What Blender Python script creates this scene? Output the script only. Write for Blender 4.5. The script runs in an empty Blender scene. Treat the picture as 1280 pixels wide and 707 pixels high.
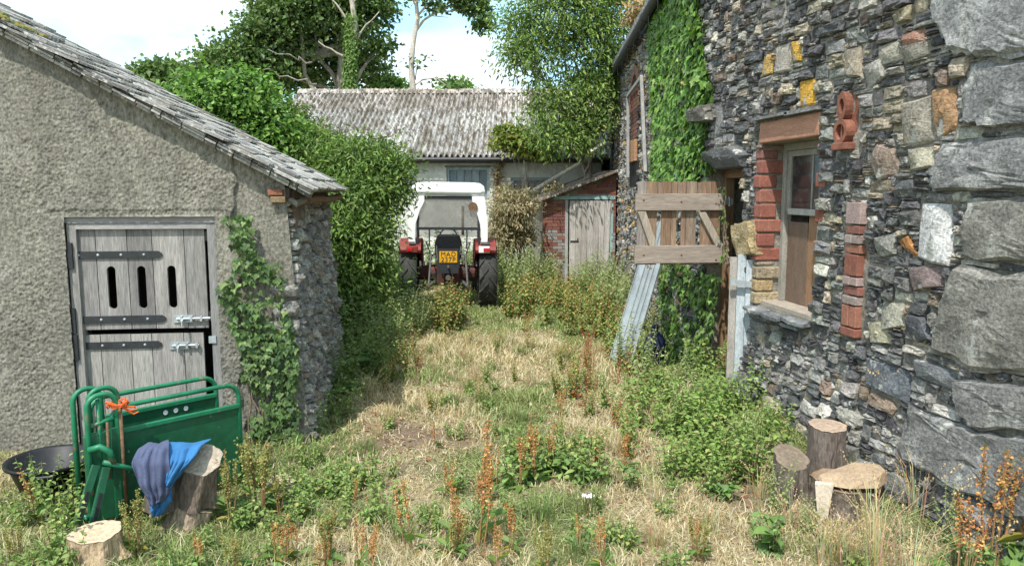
import bpy, math, random
import numpy as np
from math import radians as R, sin, cos, pi

# ------------------------------------------------------------------ camera, world, sun
SC = bpy.context.scene
FPX, CH = 950.0, 2.2
PITCH = math.atan(115.5/FPX); YAW = math.atan(120*cos(PITCH)/FPX)
FW = np.array([sin(YAW)*cos(PITCH), cos(YAW)*cos(PITCH), -sin(PITCH)])
RT = np.array([cos(YAW), -sin(YAW), 0.0]); UP = np.cross(RT, FW)
CAM = np.array([0, 0, CH])
cd = bpy.data.cameras.new('camera'); cam = bpy.data.objects.new('camera', cd)
SC.collection.objects.link(cam)
cam.location = (0, 0, CH); cam.rotation_euler = (pi/2-PITCH, 0, -YAW)
cd.sensor_width = 36; cd.lens = 36*FPX/1280; cd.clip_end = 2000; cd.clip_start = 0.05
SC.camera = cam
SUN_EL, SUN_AZ = 58, -151     # azimuth measured from +Y towards +X (the sun stands left and a little behind)
W = bpy.data.worlds.new('World'); SC.world = W; W.use_nodes = True
nt = W.node_tree; nt.nodes.clear()
def wn(t, **k):
    n = nt.nodes.new(t)
    for a, b in k.items(): setattr(n, a, b)
    return n
sky = wn('ShaderNodeTexSky', sky_type='NISHITA', sun_disc=False, sun_elevation=R(SUN_EL), sun_rotation=R(SUN_AZ), dust_density=1.5)
tc = wn('ShaderNodeTexCoord'); mp = wn('ShaderNodeMapping'); mp.inputs['Scale'].default_value = (1, 1, 2.6)
mp.inputs['Location'].default_value = (0.35, 0.2, 0.1)
nz = wn('ShaderNodeTexNoise'); nz.inputs['Scale'].default_value = 2.1; nz.inputs['Detail'].default_value = 7; nz.inputs['Roughness'].default_value = 0.52
cr = wn('ShaderNodeValToRGB'); cr.color_ramp.elements[0].position = 0.44; cr.color_ramp.elements[1].position = 0.56
nz2 = wn('ShaderNodeTexNoise'); nz2.inputs['Scale'].default_value = 4.0; nz2.inputs['Detail'].default_value = 5
cr2 = wn('ShaderNodeValToRGB'); cr2.color_ramp.elements[0].color = (5.9, 6.2, 6.5, 1); cr2.color_ramp.elements[1].color = (7.6, 7.7, 7.8, 1)
mx = wn('ShaderNodeMix', data_type='RGBA'); mxb = wn('ShaderNodeMix', data_type='RGBA')
mxb.inputs['Factor'].default_value = 0.75; mxb.inputs['B'].default_value = (3.6, 6.4, 7.9, 1)
bg = wn('ShaderNodeBackground'); bg.inputs['Strength'].default_value = 0.15
wo = wn('ShaderNodeOutputWorld'); L = nt.links.new
L(tc.outputs['Generated'], mp.inputs['Vector']); L(mp.outputs[0], nz.inputs['Vector']); L(mp.outputs[0], nz2.inputs['Vector'])
L(nz.outputs['Fac'], cr.inputs[0]); L(nz2.outputs['Fac'], cr2.inputs[0])
L(sky.outputs[0], mxb.inputs['A']); L(mxb.outputs['Result'], mx.inputs['A'])
L(cr.outputs[0], mx.inputs['Factor']); L(cr2.outputs[0], mx.inputs['B'])
L(mx.outputs['Result'], bg.inputs['Color']); L(bg.outputs[0], wo.inputs[0])
sd = bpy.data.lights.new('sun', 'SUN'); sd.energy = 4.0; sd.angle = R(0.8); sd.color = (1, 0.955, 0.88)
sun = bpy.data.objects.new('sun', sd); SC.collection.objects.link(sun)
sun.rotation_euler = (R(90-SUN_EL), 0, R(180-SUN_AZ)); sun.location = (-10, -6, 14)
SC.view_settings.view_transform = 'Standard'; SC.view_settings.look = 'None'
SC.view_settings.exposure = 0.52; SC.view_settings.gamma = 1

# ------------------------------------------------------------------ helpers
rng = np.random.default_rng(11); random.seed(5)
def ray(px, py): return FW + RT*((px-640)/FPX) - UP*((py-353.5)/FPX)
def atY(px, py, Y): r = ray(px, py); return CAM + r*(Y/r[1])
def atX(px, py, X): r = ray(px, py); return CAM + r*(X/r[0])
def ong(px, py, z=0.0): r = ray(px, py); return CAM + r*((z-CH)/r[2])
def onplane(px, py, P0, n):
    r = ray(px, py); P0 = np.array(P0, float); n = np.array(n, float)
    return CAM + r*(np.dot(P0-CAM, n)/np.dot(r, n))
def U(a, b): return random.uniform(a, b)

def _h(ix, iy, iz, s):
    n = (ix.astype(np.int64)*374761393 + iy.astype(np.int64)*668265263 + iz.astype(np.int64)*2147483647 + s*974634777) & 0x7fffffff
    n = ((n ^ (n >> 13))*1274126177) & 0x7fffffff
    return ((n ^ (n >> 16)) & 0xffff)/65535.0
def vnoise(x, y, z=0.0, s=0):
    x, y, z = np.broadcast_arrays(np.asarray(x, float), np.asarray(y, float), np.asarray(z, float))
    ix, iy, iz = np.floor(x), np.floor(y), np.floor(z); fx, fy, fz = x-ix, y-iy, z-iz
    fx, fy, fz = (q*q*(3-2*q) for q in (fx, fy, fz)); out = 0
    for a in (0, 1):
        for b in (0, 1):
            for c in (0, 1):
                out = out + _h(ix+a, iy+b, iz+c, s)*(fx if a else 1-fx)*(fy if b else 1-fy)*(fz if c else 1-fz)
    return out
def fbm(x, y, z=0.0, s=0, o=4):
    t = 0; a = 0.5; k = 1.0
    for i in range(o): t = t + a*vnoise(np.asarray(x)*k, np.asarray(y)*k, np.asarray(z)*k, s+i); a *= 0.5; k *= 2.03
    return t/(1-0.5**o)

ROOTLOC = {}
def tag(o, label=None, cat=None, group=None, kind=None):
    if label: o['label'] = label
    if cat: o['category'] = cat
    if group: o['group'] = group
    if kind: o['kind'] = kind
    return o
def thing(name, label, cat, loc=(0, 0, 0), group=None, rz=0):
    o = bpy.data.objects.new(name, None); SC.collection.objects.link(o); o.empty_display_size = 0.1
    o.location = loc; o.rotation_euler = (0, 0, rz); ROOTLOC[o.name] = np.array(loc, float)
    return tag(o, label, cat, group)
def np_mesh(name, V, F, mat, cols=None, smooth=False):
    me = bpy.data.meshes.new(name); V = np.asarray(V, np.float32); F = np.asarray(F, np.int32)
    k = F.shape[1]
    me.vertices.add(len(V)); me.vertices.foreach_set('co', V.ravel())
    me.loops.add(F.size); me.loops.foreach_set('vertex_index', F.ravel())
    me.polygons.add(len(F)); me.polygons.foreach_set('loop_start', np.arange(0, F.size, k, dtype=np.int32))
    me.polygons.foreach_set('use_smooth', np.full(len(F), smooth))
    if cols is not None:
        a = me.attributes.new('Col', 'FLOAT_COLOR', 'POINT'); c = np.ones((len(V), 4), np.float32); c[:, :3] = cols
        a.data.foreach_set('color', c.ravel())
    if mat: me.materials.append(mat)
    me.update(calc_edges=True); return me
def link(name, me, parent=None, loc=(0, 0, 0), rot=(0, 0, 0), scale=None):
    o = bpy.data.objects.new(name, me); SC.collection.objects.link(o)
    if parent is not None:
        o.parent = parent; ROOTLOC[o.name] = ROOTLOC.get(parent.name, np.zeros(3))
    o.location = loc; o.rotation_euler = rot
    if scale: o.scale = scale
    return o
class MB:
    def __init__(s): s.v = []; s.f = []; s.c = []; s.col = (1, 1, 1)
    def add(s, vs, fs, col=None):
        b = len(s.v); col = col or s.col
        s.v += [tuple(map(float, p)) for p in vs]; s.c += [tuple(col)]*len(vs)
        s.f += [tuple(b+i for i in f) for f in fs]; return s
    def hexa(s, p, col=None):   # p: 4 bottom ccw, 4 top ccw
        return s.add(p, [(3, 2, 1, 0), (4, 5, 6, 7), (0, 1, 5, 4), (1, 2, 6, 5), (2, 3, 7, 6), (3, 0, 4, 7)], col)
    def box(s, x0, x1, y0, y1, z0, z1, col=None):
        return s.hexa([(x0, y0, z0), (x1, y0, z0), (x1, y1, z0), (x0, y1, z0), (x0, y0, z1), (x1, y0, z1), (x1, y1, z1), (x0, y1, z1)], col)
    def obox(s, c, ax, ay, az, col=None):   # centre and three half-axis vectors
        c, ax, ay, az = (np.array(q, float) for q in (c, ax, ay, az))
        return s.hexa([c-ax-ay-az, c+ax-ay-az, c+ax+ay-az, c-ax+ay-az, c-ax-ay+az, c+ax-ay+az, c+ax+ay+az, c-ax+ay+az], col)
    def beam(s, a, b, w, t, up=(0, 0, 1), col=None):   # plank from a to b, w across, t along 'up'
        a, b, up = (np.array(q, float) for q in (a, b, up)); d = b-a; l = np.linalg.norm(d); d /= l
        sd_ = np.cross(d, up); sd_ /= np.linalg.norm(sd_); u2 = np.cross(sd_, d)
        return s.obox((a+b)/2, d*l/2, sd_*w/2, u2*t/2, col)
    def tube(s, pts, rad, n=8, cap=True, col=None, fl=1.0):
        pts = [np.array(p, float) for p in pts]; m = len(pts)
        if not hasattr(rad, '__len__'): rad = [rad]*m
        vs = []; ref = None
        for i, p in enumerate(pts):
            d = pts[min(i+1, m-1)]-pts[max(i-1, 0)]; d = d/(np.linalg.norm(d)+1e-9)
            if ref is None:
                ref = np.array([0, 0, 1.]) if abs(d[2]) < .9 else np.array([1., 0, 0])
            a = np.cross(d, ref); a /= (np.linalg.norm(a)+1e-9); b = np.cross(a, d); ref = b
            for k in range(n):
                t = 2*pi*k/n; vs.append(p+rad[i]*(cos(t)*a+fl*sin(t)*b))
        fs = [(i*n+k, i*n+(k+1) % n, (i+1)*n+(k+1) % n, (i+1)*n+k) for i in range(m-1) for k in range(n)]
        if cap: fs += [tuple(range(n-1, -1, -1)), tuple((m-1)*n+k for k in range(n))]
        return s.add(vs, fs, col)
    def lathe(s, prof, c, axis=(0, 0, 1), n=24, col=None, jit=0):   # prof: (r, h)
        ax = np.array(axis, float); ax /= np.linalg.norm(ax); t = np.array([1., 0, 0]) if abs(ax[0]) < .9 else np.array([0, 1., 0])
        a = np.cross(ax, t); a /= np.linalg.norm(a); b = np.cross(ax, a); vs = []; m = len(prof); c = np.array(c, float)
        js = [1+jit*U(-1, 1) for _ in range(n)]
        for r, h in prof:
            for k in range(n): q = 2*pi*k/n; vs.append(c+ax*h+js[k]*r*(cos(q)*a+sin(q)*b))
        fs = [(i*n+k, i*n+(k+1) % n, (i+1)*n+(k+1) % n, (i+1)*n+k) for i in range(m-1) for k in range(n)]
        if prof[0][0] > 1e-4: fs.append(tuple(range(n-1, -1, -1)))
        if prof[-1][0] > 1e-4: fs.append(tuple((m-1)*n+k for k in range(n)))
        return s.add(vs, fs, col)
    def prism(s, poly, fr, t0, t1, col=None):   # poly 2-D, fr(u, v, w) -> world
        n = len(poly); vs = [fr(u, v, t0) for u, v in poly]+[fr(u, v, t1) for u, v in poly]
        return s.add(vs, [tuple(range(n-1, -1, -1)), tuple(range(n, 2*n))]+[(i, (i+1) % n, n+(i+1) % n, n+i) for i in range(n)], col)
    def mesh(s, name, mat, off=(0, 0, 0), smooth=False):
        me = bpy.data.meshes.new(name); off = np.array(off, float)
        me.from_pydata([tuple(np.array(p)-off) for p in s.v], [], s.f)
        a = me.attributes.new('Col', 'FLOAT_COLOR', 'POINT'); c = np.ones((len(s.v), 4), np.float32)
        if s.c: c[:, :3] = np.array(s.c)
        a.data.foreach_set('color', c.ravel())
        if mat: me.materials.append(mat)
        if smooth: me.polygons.foreach_set('use_smooth', [True]*len(me.polygons))
        me.update(); return me
    def build(s, name, mat, parent=None, loc=None, smooth=False, bevel=0):
        if parent is not None: off = ROOTLOC.get(parent.name, np.zeros(3)); o = link(name, s.mesh(name, mat, off, smooth), parent)
        else:
            loc = np.zeros(3) if loc is None else np.array(loc, float)
            o = link(name, s.mesh(name, mat, loc, smooth), None, tuple(loc)); ROOTLOC[o.name] = loc
        if bevel:
            m = o.modifiers.new('bevel', 'BEVEL'); m.width = bevel; m.segments = 2; m.limit_method = 'ANGLE'; m.angle_limit = R(40)
        return o
def copy_tree(o, parent=None):
    c = o.copy(); SC.collection.objects.link(c); c.parent = parent
    for ch in list(o.children): copy_tree(ch, c)
    return c

# ------------------------------------------------------------------ materials
def mat(name, base=(1, 1, 1), attr=False, rough=0.85, metal=0, n1=(3, .35), n2=(40, .25), tint=None, bump=(60, .3, .01), stretch=(1, 1, 1),
        blot=None, blot2=None, spec=.3, trans=0, alpha=1, stretchb=None):
    """base colour x two noises (scale, amount); blot=(colour, scale, threshold, softness) patches; bump=(scale, strength, distance)"""
    m = bpy.data.materials.new(name); m.use_nodes = True; t = m.node_tree; N = t.nodes; K = t.links.new
    b = N['Principled BSDF']; b.inputs['Roughness'].default_value = rough; b.inputs['Metallic'].default_value = metal
    b.inputs['Specular IOR Level'].default_value = spec
    co = N.new('ShaderNodeTexCoord'); geo = N.new('ShaderNodeNewGeometry')
    mpn = N.new('ShaderNodeMapping'); mpn.inputs['Scale'].default_value = stretch; K(co.outputs['Object'], mpn.inputs['Vector'])
    def noise(sc, det=6, vec=mpn, ro=.6):
        n = N.new('ShaderNodeTexNoise'); n.inputs['Scale'].default_value = sc; n.inputs['Detail'].default_value = det; n.inputs['Roughness'].default_value = ro
        K(vec.outputs[0], n.inputs['Vector']); return n
    def mixn(A, B, fac, mode='MIX'):
        x = N.new('ShaderNodeMix'); x.data_type = 'RGBA'; x.blend_type = mode
        for s_, v in (('A', A), ('B', B), ('Factor', fac)):
            if isinstance(v, (tuple, float, int)): x.inputs[s_].default_value = (*v, 1) if isinstance(v, tuple) and len(v) == 3 else v
            else: K(v, x.inputs[s_])
        return x.outputs['Result']
    def ramp(src, lo, hi, a=(0, 0, 0), c=(1, 1, 1)):
        r_ = N.new('ShaderNodeValToRGB'); r_.color_ramp.elements[0].position = lo; r_.color_ramp.elements[1].position = hi
        r_.color_ramp.elements[0].color = (*a, 1); r_.color_ramp.elements[1].color = (*c, 1); K(src, r_.inputs[0]); return r_.outputs[0]
    if attr:
        at = N.new('ShaderNodeAttribute'); at.attribute_name = 'Col'; cur = at.outputs['Color']
        if base != (1, 1, 1): cur = mixn(cur, base, 1.0, 'MULTIPLY')
    else:
        rgb = N.new('ShaderNodeRGB'); rgb.outputs[0].default_value = (*base, 1); cur = rgb.outputs[0]
    for sc, am in (n1, n2):
        if am: nn = noise(sc); g0, g1 = 1-am, 1+am; cur = mixn(cur, ramp(nn.outputs['Fac'], .3, .7, (g0,)*3, (g1,)*3), 1.0, 'MULTIPLY')
    for bl in (tint, blot, blot2):
        if bl: nn = noise(bl[1], 8, mpn, .68); cur = mixn(cur, bl[0], ramp(nn.outputs['Fac'], bl[2], bl[2]+bl[3]))
    K(cur, b.inputs['Base Color'])
    if bump:
        mb = mpn
        if stretchb: mb = N.new('ShaderNodeMapping'); mb.inputs['Scale'].default_value = stretchb; K(co.outputs['Object'], mb.inputs['Vector'])
        nb = noise(bump[0], 8, mb, .65); bp = N.new('ShaderNodeBump'); bp.inputs['Strength'].default_value = bump[1]; bp.inputs['Distance'].default_value = bump[2]
        K(nb.outputs['Fac'], bp.inputs['Height']); K(bp.outputs[0], b.inputs['Normal'])
    if trans:
        tr = N.new('ShaderNodeBsdfTranslucent'); K(mixn(cur, (1.0, 1.15, .55), 1.0, 'MULTIPLY'), tr.inputs['Color'])
        ms = N.new('ShaderNodeMixShader'); ms.inputs[0].default_value = trans
        K(b.outputs[0], ms.inputs[1]); K(tr.outputs[0], ms.inputs[2]); K(ms.outputs[0], N['Material Output'].inputs[0])
    if alpha < 1:
        tr = N.new('ShaderNodeBsdfTransparent'); ms = N.new('ShaderNodeMixShader'); ms.inputs[0].default_value = alpha
        K(tr.outputs[0], ms.inputs[1]); K(b.outputs[0], ms.inputs[2]); K(ms.outputs[0], N['Material Output'].inputs[0])
    return m
M = {}
M['stone'] = mat('rubble_stone', (.98, .97, .96), attr=True, rough=.8, n1=(4, .4), n2=(45, .5), bump=(30, 1, .022), blot=((.44, .44, .41), 7, .585, .05), blot2=((.34, .29, .12), 6, .70, .05), tint=((.10, .10, .095), 9, .56, .12), stretchb=(1, 1, 1.8))
M['mortar'] = mat('lime_mortar', (.27, .25, .21), n1=(1.3, .45), n2=(30, .4), bump=(45, 1, .02), tint=((.10, .092, .08), 2.2, .56, .14))
M['render'] = mat('pebbledash_render', (.20, .19, .158), rough=.95, n1=(2.6, .3), n2=(48, .55), stretch=(1, 1, .55), bump=(95, .8, .008), tint=((.105, .105, .095), 1.2, .50, .18), blot=((.34, .33, .30), 9, .58, .16), blot2=((.10, .10, .09), 38, .63, .07))
M['render2'] = mat('smooth_render', (.215, .205, .17), rough=.95, n1=(2.1, .2), n2=(45, .3), bump=(70, .9, .01), blot=((.14, .14, .12), 30, .64, .05))
M['white_render'] = mat('whitewashed_wall', (.66, .66, .62), rough=.9, n1=(1.5, .16), n2=(18, .14), bump=(20, .5, .02), tint=((.42, .41, .36), 1.3, .54, .14), blot=((.3, .3, .27), 5, .66, .08), stretch=(1, 1, .5))
M['wood'] = mat('weathered_grey_boards', attr=True, rough=.85, n1=(3, .25), n2=(22, .35), stretch=(6, 6, .5), bump=(30, .7, .006), tint=((.12, .11, .095), 9, .6, .1))
M['woodh'] = mat('weathered_cross_boards', attr=True, rough=.85, n1=(3, .2), n2=(20, .3), stretch=(.6, .6, 9), bump=(20, .6, .005), tint=((.16, .12, .09), 6, .6, .1))
M['painted'] = mat('flaking_paint_timber', attr=True, rough=.8, n1=(4, .2), n2=(30, .25), stretch=(3, 3, 1), bump=(40, .5, .005), tint=((.2, .17, .13), 7, .62, .06))
M['brick'] = mat('old_red_brick', (.72, .80, .86), attr=True, rough=.85, n1=(6, .25), n2=(60, .3), bump=(70, .8, .006), blot=((.42, .36, .30), 24, .66, .05), tint=((.13, .07, .055), 18, .62, .08))
M['slate'] = mat('weathered_roof_slate', attr=True, rough=.85, n1=(7, .3), n2=(45, .35), bump=(50, .8, .008), blot=((.50, .50, .46), 16, .54, .05), blot2=((.05, .05, .045), 21, .64, .04), tint=((.16, .15, .08), 5, .68, .06))
M['asbestos'] = mat('lichened_corrugated_sheet', attr=True, rough=.9, n1=(2.5, .22), n2=(14, .3), bump=(45, .8, .01), stretch=(1.5, .75, .75), tint=((.13, .11, .085), 4, .48, .07), blot=((.60, .65, .61), 16, .60, .05), blot2=((.07, .055, .04), 12, .55, .05))
M['iron'] = mat('black_iron', (.022, .024, .028), rough=.55, n1=(8, .3), n2=(60, .3), bump=(60, .3, .003), spec=.5)
M['galv'] = mat('galvanised_steel', (.42, .46, .48), rough=.5, metal=.5, n1=(6, .25), n2=(40, .2), bump=(60, .15, .002))
M['sheet'] = mat('grey_blue_steel_sheet', (.32, .36, .375), rough=.5, metal=.25, n1=(3, .2), n2=(25, .15), bump=(30, .15, .003), blot=((.26, .22, .17), 14, .68, .06))
M['green'] = mat('green_paint_steel', (.010, .10, .045), rough=.42, n1=(3, .25), n2=(20, .2), bump=(25, .15, .003), blot=((.30, .34, .28), 22, .66, .03), blot2=((.13, .07, .04), 7, .66, .04), tint=((.05, .11, .07), 3, .52, .12), spec=.5)
M['greenworn'] = mat('worn_green_tube', (.012, .17, .08), rough=.45, n1=(3, .2), n2=(20, .2), bump=(25, .2, .003), blot=((.22, .15, .10), 7, .58, .06), spec=.5)
M['rust'] = mat('rusty_steel', (.17, .10, .06), rough=.85, n1=(6, .3), n2=(40, .4), bump=(60, .6, .004))
M['twine'] = mat('orange_twine', (.75, .13, .03), rough=.8, n1=(9, .2), n2=(80, .3), bump=(150, .6, .002))
M['rubber'] = mat('black_plastic', (.018, .02, .024), rough=.5, n1=(5, .3), n2=(30, .2), bump=(30, .2, .003), tint=((.07, .07, .065), 8, .6, .15))
M['tyre'] = mat('dusty_tyre', (.05, .05, .048), rough=.85, n1=(5, .3), n2=(40, .3), bump=(50, .4, .004), tint=((.13, .12, .105), 6, .55, .12))
M['red'] = mat('faded_red_tractor_paint', (.20, .026, .022), rough=.6, n1=(4, .25), n2=(25, .2), bump=(25, .15, .003), blot=((.22, .10, .07), 9, .62, .08), spec=.45)
M['grime'] = mat('oily_red_casting', (.10, .03, .025), rough=.75, n1=(5, .3), n2=(30, .3), bump=(30, .3, .004), tint=((.05, .045, .04), 6, .45, .12))
M['whitep'] = mat('chalky_white_paint', (.82, .82, .82), rough=.55, n1=(3, .06), n2=(25, .06), bump=(20, .15, .004), blot=((.5, .47, .42), 10, .70, .05))
M['grey'] = mat('grey_cast_metal', (.13, .13, .125), rough=.6, metal=.3, n1=(6, .3), n2=(40, .3), bump=(50, .4, .004))
M['plate'] = mat('yellow_plate', (.66, .34, .015), rough=.5, n1=(9, .12), n2=(40, .1), bump=None)
M['lens'] = mat('red_lens', (.45, .01, .02), rough=.2, n1=(9, .1), n2=(40, .1), bump=None, spec=.6)
M['glassd'] = mat('dusty_window_glass', (.03, .032, .034), rough=.12, n1=(5, .3), n2=(30, .3), bump=None, spec=.7, tint=((.10, .10, .09), 4, .5, .2))
M['glass'] = mat('dirty_cab_glass', (.22, .22, .20), rough=.2, n1=(5, .3), n2=(30, .3), bump=None, alpha=.30)
M['bark'] = mat('rough_bark', attr=True, rough=.95, n1=(4, .35), n2=(30, .45), stretch=(2, 2, .5), bump=(25, 1, .02))
M['cut'] = mat('sawn_wood_end', attr=True, rough=.85, n1=(5, .2), n2=(45, .25), bump=(60, .6, .005), tint=((.28, .17, .09), 8, .62, .08))
M['denim'] = mat('faded_dark_cloth', (.075, .09, .16), rough=.95, n1=(5, .2), n2=(140, .2), bump=(120, .5, .003))
M['blue'] = mat('bright_blue_cloth', (.035, .15, .34), rough=.9, n1=(5, .2), n2=(140, .15), bump=(120, .4, .003))
M['navy'] = mat('navy_plastic_sack', (.012, .02, .075), rough=.4, n1=(5, .2), n2=(30, .2), bump=(20, .5, .01), spec=.5)
M['leaf'] = mat('broad_leaf', attr=True, rough=.5, n1=(2, .12), n2=(30, .12), bump=None, trans=.32, spec=.35)
M['grass'] = mat('grass_blade', attr=True, rough=.75, n1=(2, .1), n2=(30, .1), bump=None, trans=.25, spec=.2)
M['seed'] = mat('dry_seed_head', attr=True, rough=.9, n1=(3, .2), n2=(60, .3), bump=None, trans=.1)
M['stem'] = mat('plant_stem', attr=True, rough=.8, n1=(5, .2), n2=(40, .2), bump=None)
M['terra'] = mat('terracotta', (.22, .09, .06), rough=.85, n1=(6, .25), n2=(50, .3), bump=(60, .6, .005), tint=((.1, .07, .06), 12, .62, .1))
M['sandstone'] = mat('pink_sandstone', (.40, .21, .14), rough=.9, n1=(5, .2), n2=(40, .2), bump=(50, .7, .006), stretch=(.6, .6, 4), blot=((.5, .42, .34), 12, .66, .08))
M['dark'] = mat('painted_interior_dark', (.05, .045, .04), n1=(2, .3), n2=(20, .3), bump=None)  # near-black base colour: the unlit interior's shade painted onto the backing sheets

# ground material: straw, soil and green by position
def ground_mat():
    m = bpy.data.materials.new('dry_grassy_earth'); m.use_nodes = True; t = m.node_tree; N = t.nodes; K = t.links.new
    b = N['Principled BSDF']; b.inputs['Roughness'].default_value = .95; b.inputs['Specular IOR Level'].default_value = .1
    co = N.new('ShaderNodeTexCoord')
    def nn(sc, det=8, ro=.65, vec=None):
        n = N.new('ShaderNodeTexNoise'); n.inputs['Scale'].default_value = sc; n.inputs['Detail'].default_value = det; n.inputs['Roughness'].default_value = ro
        K((vec or co.outputs['Object']), n.inputs['Vector']); return n.outputs['Fac']
    def rp(src, st):
        r_ = N.new('ShaderNodeValToRGB'); e = r_.color_ramp.elements
        while len(e) < len(st): e.new(.5)
        for q, (p, c) in zip(e, st): q.position = p; q.color = (*c, 1)
        K(src, r_.inputs[0]); return r_.outputs[0]
    def mx_(A, B, f, mode='MIX'):
        x = N.new('ShaderNodeMix'); x.data_type = 'RGBA'; x.blend_type = mode
        K(A, x.inputs['A']); K(B, x.inputs['B'])
        if isinstance(f, float): x.inputs['Factor'].default_value = f
        else: K(f, x.inputs['Factor'])
        return x.outputs['Result']
    at = N.new('ShaderNodeAttribute'); at.attribute_name = 'Col'
    mp1 = N.new('ShaderNodeMapping'); mp1.inputs['Rotation'].default_value = (0, 0, .6); mp1.inputs['Scale'].default_value = (1, 5, 1); K(co.outputs['Object'], mp1.inputs['Vector'])
    mp2 = N.new('ShaderNodeMapping'); mp2.inputs['Rotation'].default_value = (0, 0, -.9); mp2.inputs['Scale'].default_value = (5, 1, 1); K(co.outputs['Object'], mp2.inputs['Vector'])
    fib = mx_(rp(nn(22, 6, .7, mp1.outputs[0]), [(.3, (.35,)*3), (.7, (1.35,)*3)]), rp(nn(26, 6, .7, mp2.outputs[0]), [(.3, (.4,)*3), (.7, (1.4,)*3)]), .5)
    cur = mx_(at.outputs['Color'], fib, 1.0, 'MULTIPLY')
    K(cur, b.inputs['Base Color'])
    bp = N.new('ShaderNodeBump'); bp.inputs['Strength'].default_value = .9; bp.inputs['Distance'].default_value = .03
    K(mx_(fib, rp(nn(60), [(.2, (0, 0, 0)), (.8, (1, 1, 1))]), .5), bp.inputs['Height']); K(bp.outputs[0], b.inputs['Normal'])
    return m
M['ground'] = ground_mat()

# ------------------------------------------------------------------ ground
def gz(x, y):
    x = np.asarray(x, float); y = np.asarray(y, float)
    z = .10*(fbm(x*.7, y*.7, 0, 3, 4)-.5)+.03*(fbm(x*4, y*4, 0, 9, 3)-.5)
    z = z + .07*np.exp(-((y-6.3)/.6)**2)*(x < -1)
    z = z + .12*np.clip((x-2.7)/.7, 0, 1)*(y < 9)
    return z
def green_map(x, y):      # 0 dry straw .. 1 green
    g = fbm(np.asarray(x)*1.1+3, np.asarray(y)*.9, 0, 21, 4)
    g = g + .30*np.clip((y-9.5)/3, 0, 1)*0.3 + .25*np.clip(1-abs(x+1.3)/1.0, 0, 1) + .22*np.clip((x-2.0)/1.0, 0, 1)*(y > 5.2) + .08*(y < 5.3)*(x < -.3)
    return np.clip((g-.50)*5+.22, 0, 1)
def soil_map(x, y):
    q = np.exp(-(((x+.1)/.75)**2+((y-6.6)/.75)**2))+.8*np.exp(-(((x-2.5)/.5)**2+((y-4.9)/.35)**2))+.6*np.exp(-(((x+.1)/.5)**2+((y-8.7)/.9)**2))+.55*np.exp(-(((x-1.3)/.3)**2+((y-6.2)/1.6)**2))
    return np.clip(q*1.3*fbm(np.asarray(x)*5, np.asarray(y)*5, 0, 31, 3)*1.5, 0, 1)
def ground_cols(x, y):
    g = green_map(x, y)[:, None]; s = soil_map(x, y)[:, None]
    c = np.array([.46, .375, .235])*(1-g)+np.array([.17, .18, .075])*g
    return c*(1-s)+np.array([.27, .20, .14])*s
def build_ground():
    def axis(lo, hi, a, b, st):
        fine = np.arange(a, b+1e-6, st); out = [fine]; s_ = st; v = b; r_ = []
        while v < hi: s_ *= 1.35; v += s_; r_.append(v)
        s_ = st; v = a; l_ = []
        while v > lo: s_ *= 1.35; v -= s_; l_.append(v)
        return np.concatenate([l_[::-1], fine, r_])
    X = axis(-600, 600, -4.5, 4.2, .04); Y = axis(-300, 900, 3.4, 16, .05)
    gx, gy = np.meshgrid(X, Y); gx = gx.ravel(); gy = gy.ravel(); z = gz(gx, gy)
    near = (abs(gx) < 5) & (gy > 3) & (gy < 17)
    z = z+np.where(near, .05*soil_map(gx, gy)*(fbm(gx*14, gy*14, 0, 5, 3)-.4), 0)
    nx = len(X); ny = len(Y); i = np.arange(nx*ny).reshape(ny, nx)
    F = np.stack([i[:-1, :-1].ravel(), i[:-1, 1:].ravel(), i[1:, 1:].ravel(), i[1:, :-1].ravel()], 1)
    me = np_mesh('ground', np.stack([gx, gy, z], 1), F, M['ground'], ground_cols(gx, gy), True)
    tag(link('ground', me), kind='structure', label='dry grassy ground of the farmyard alley')
build_ground()

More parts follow.
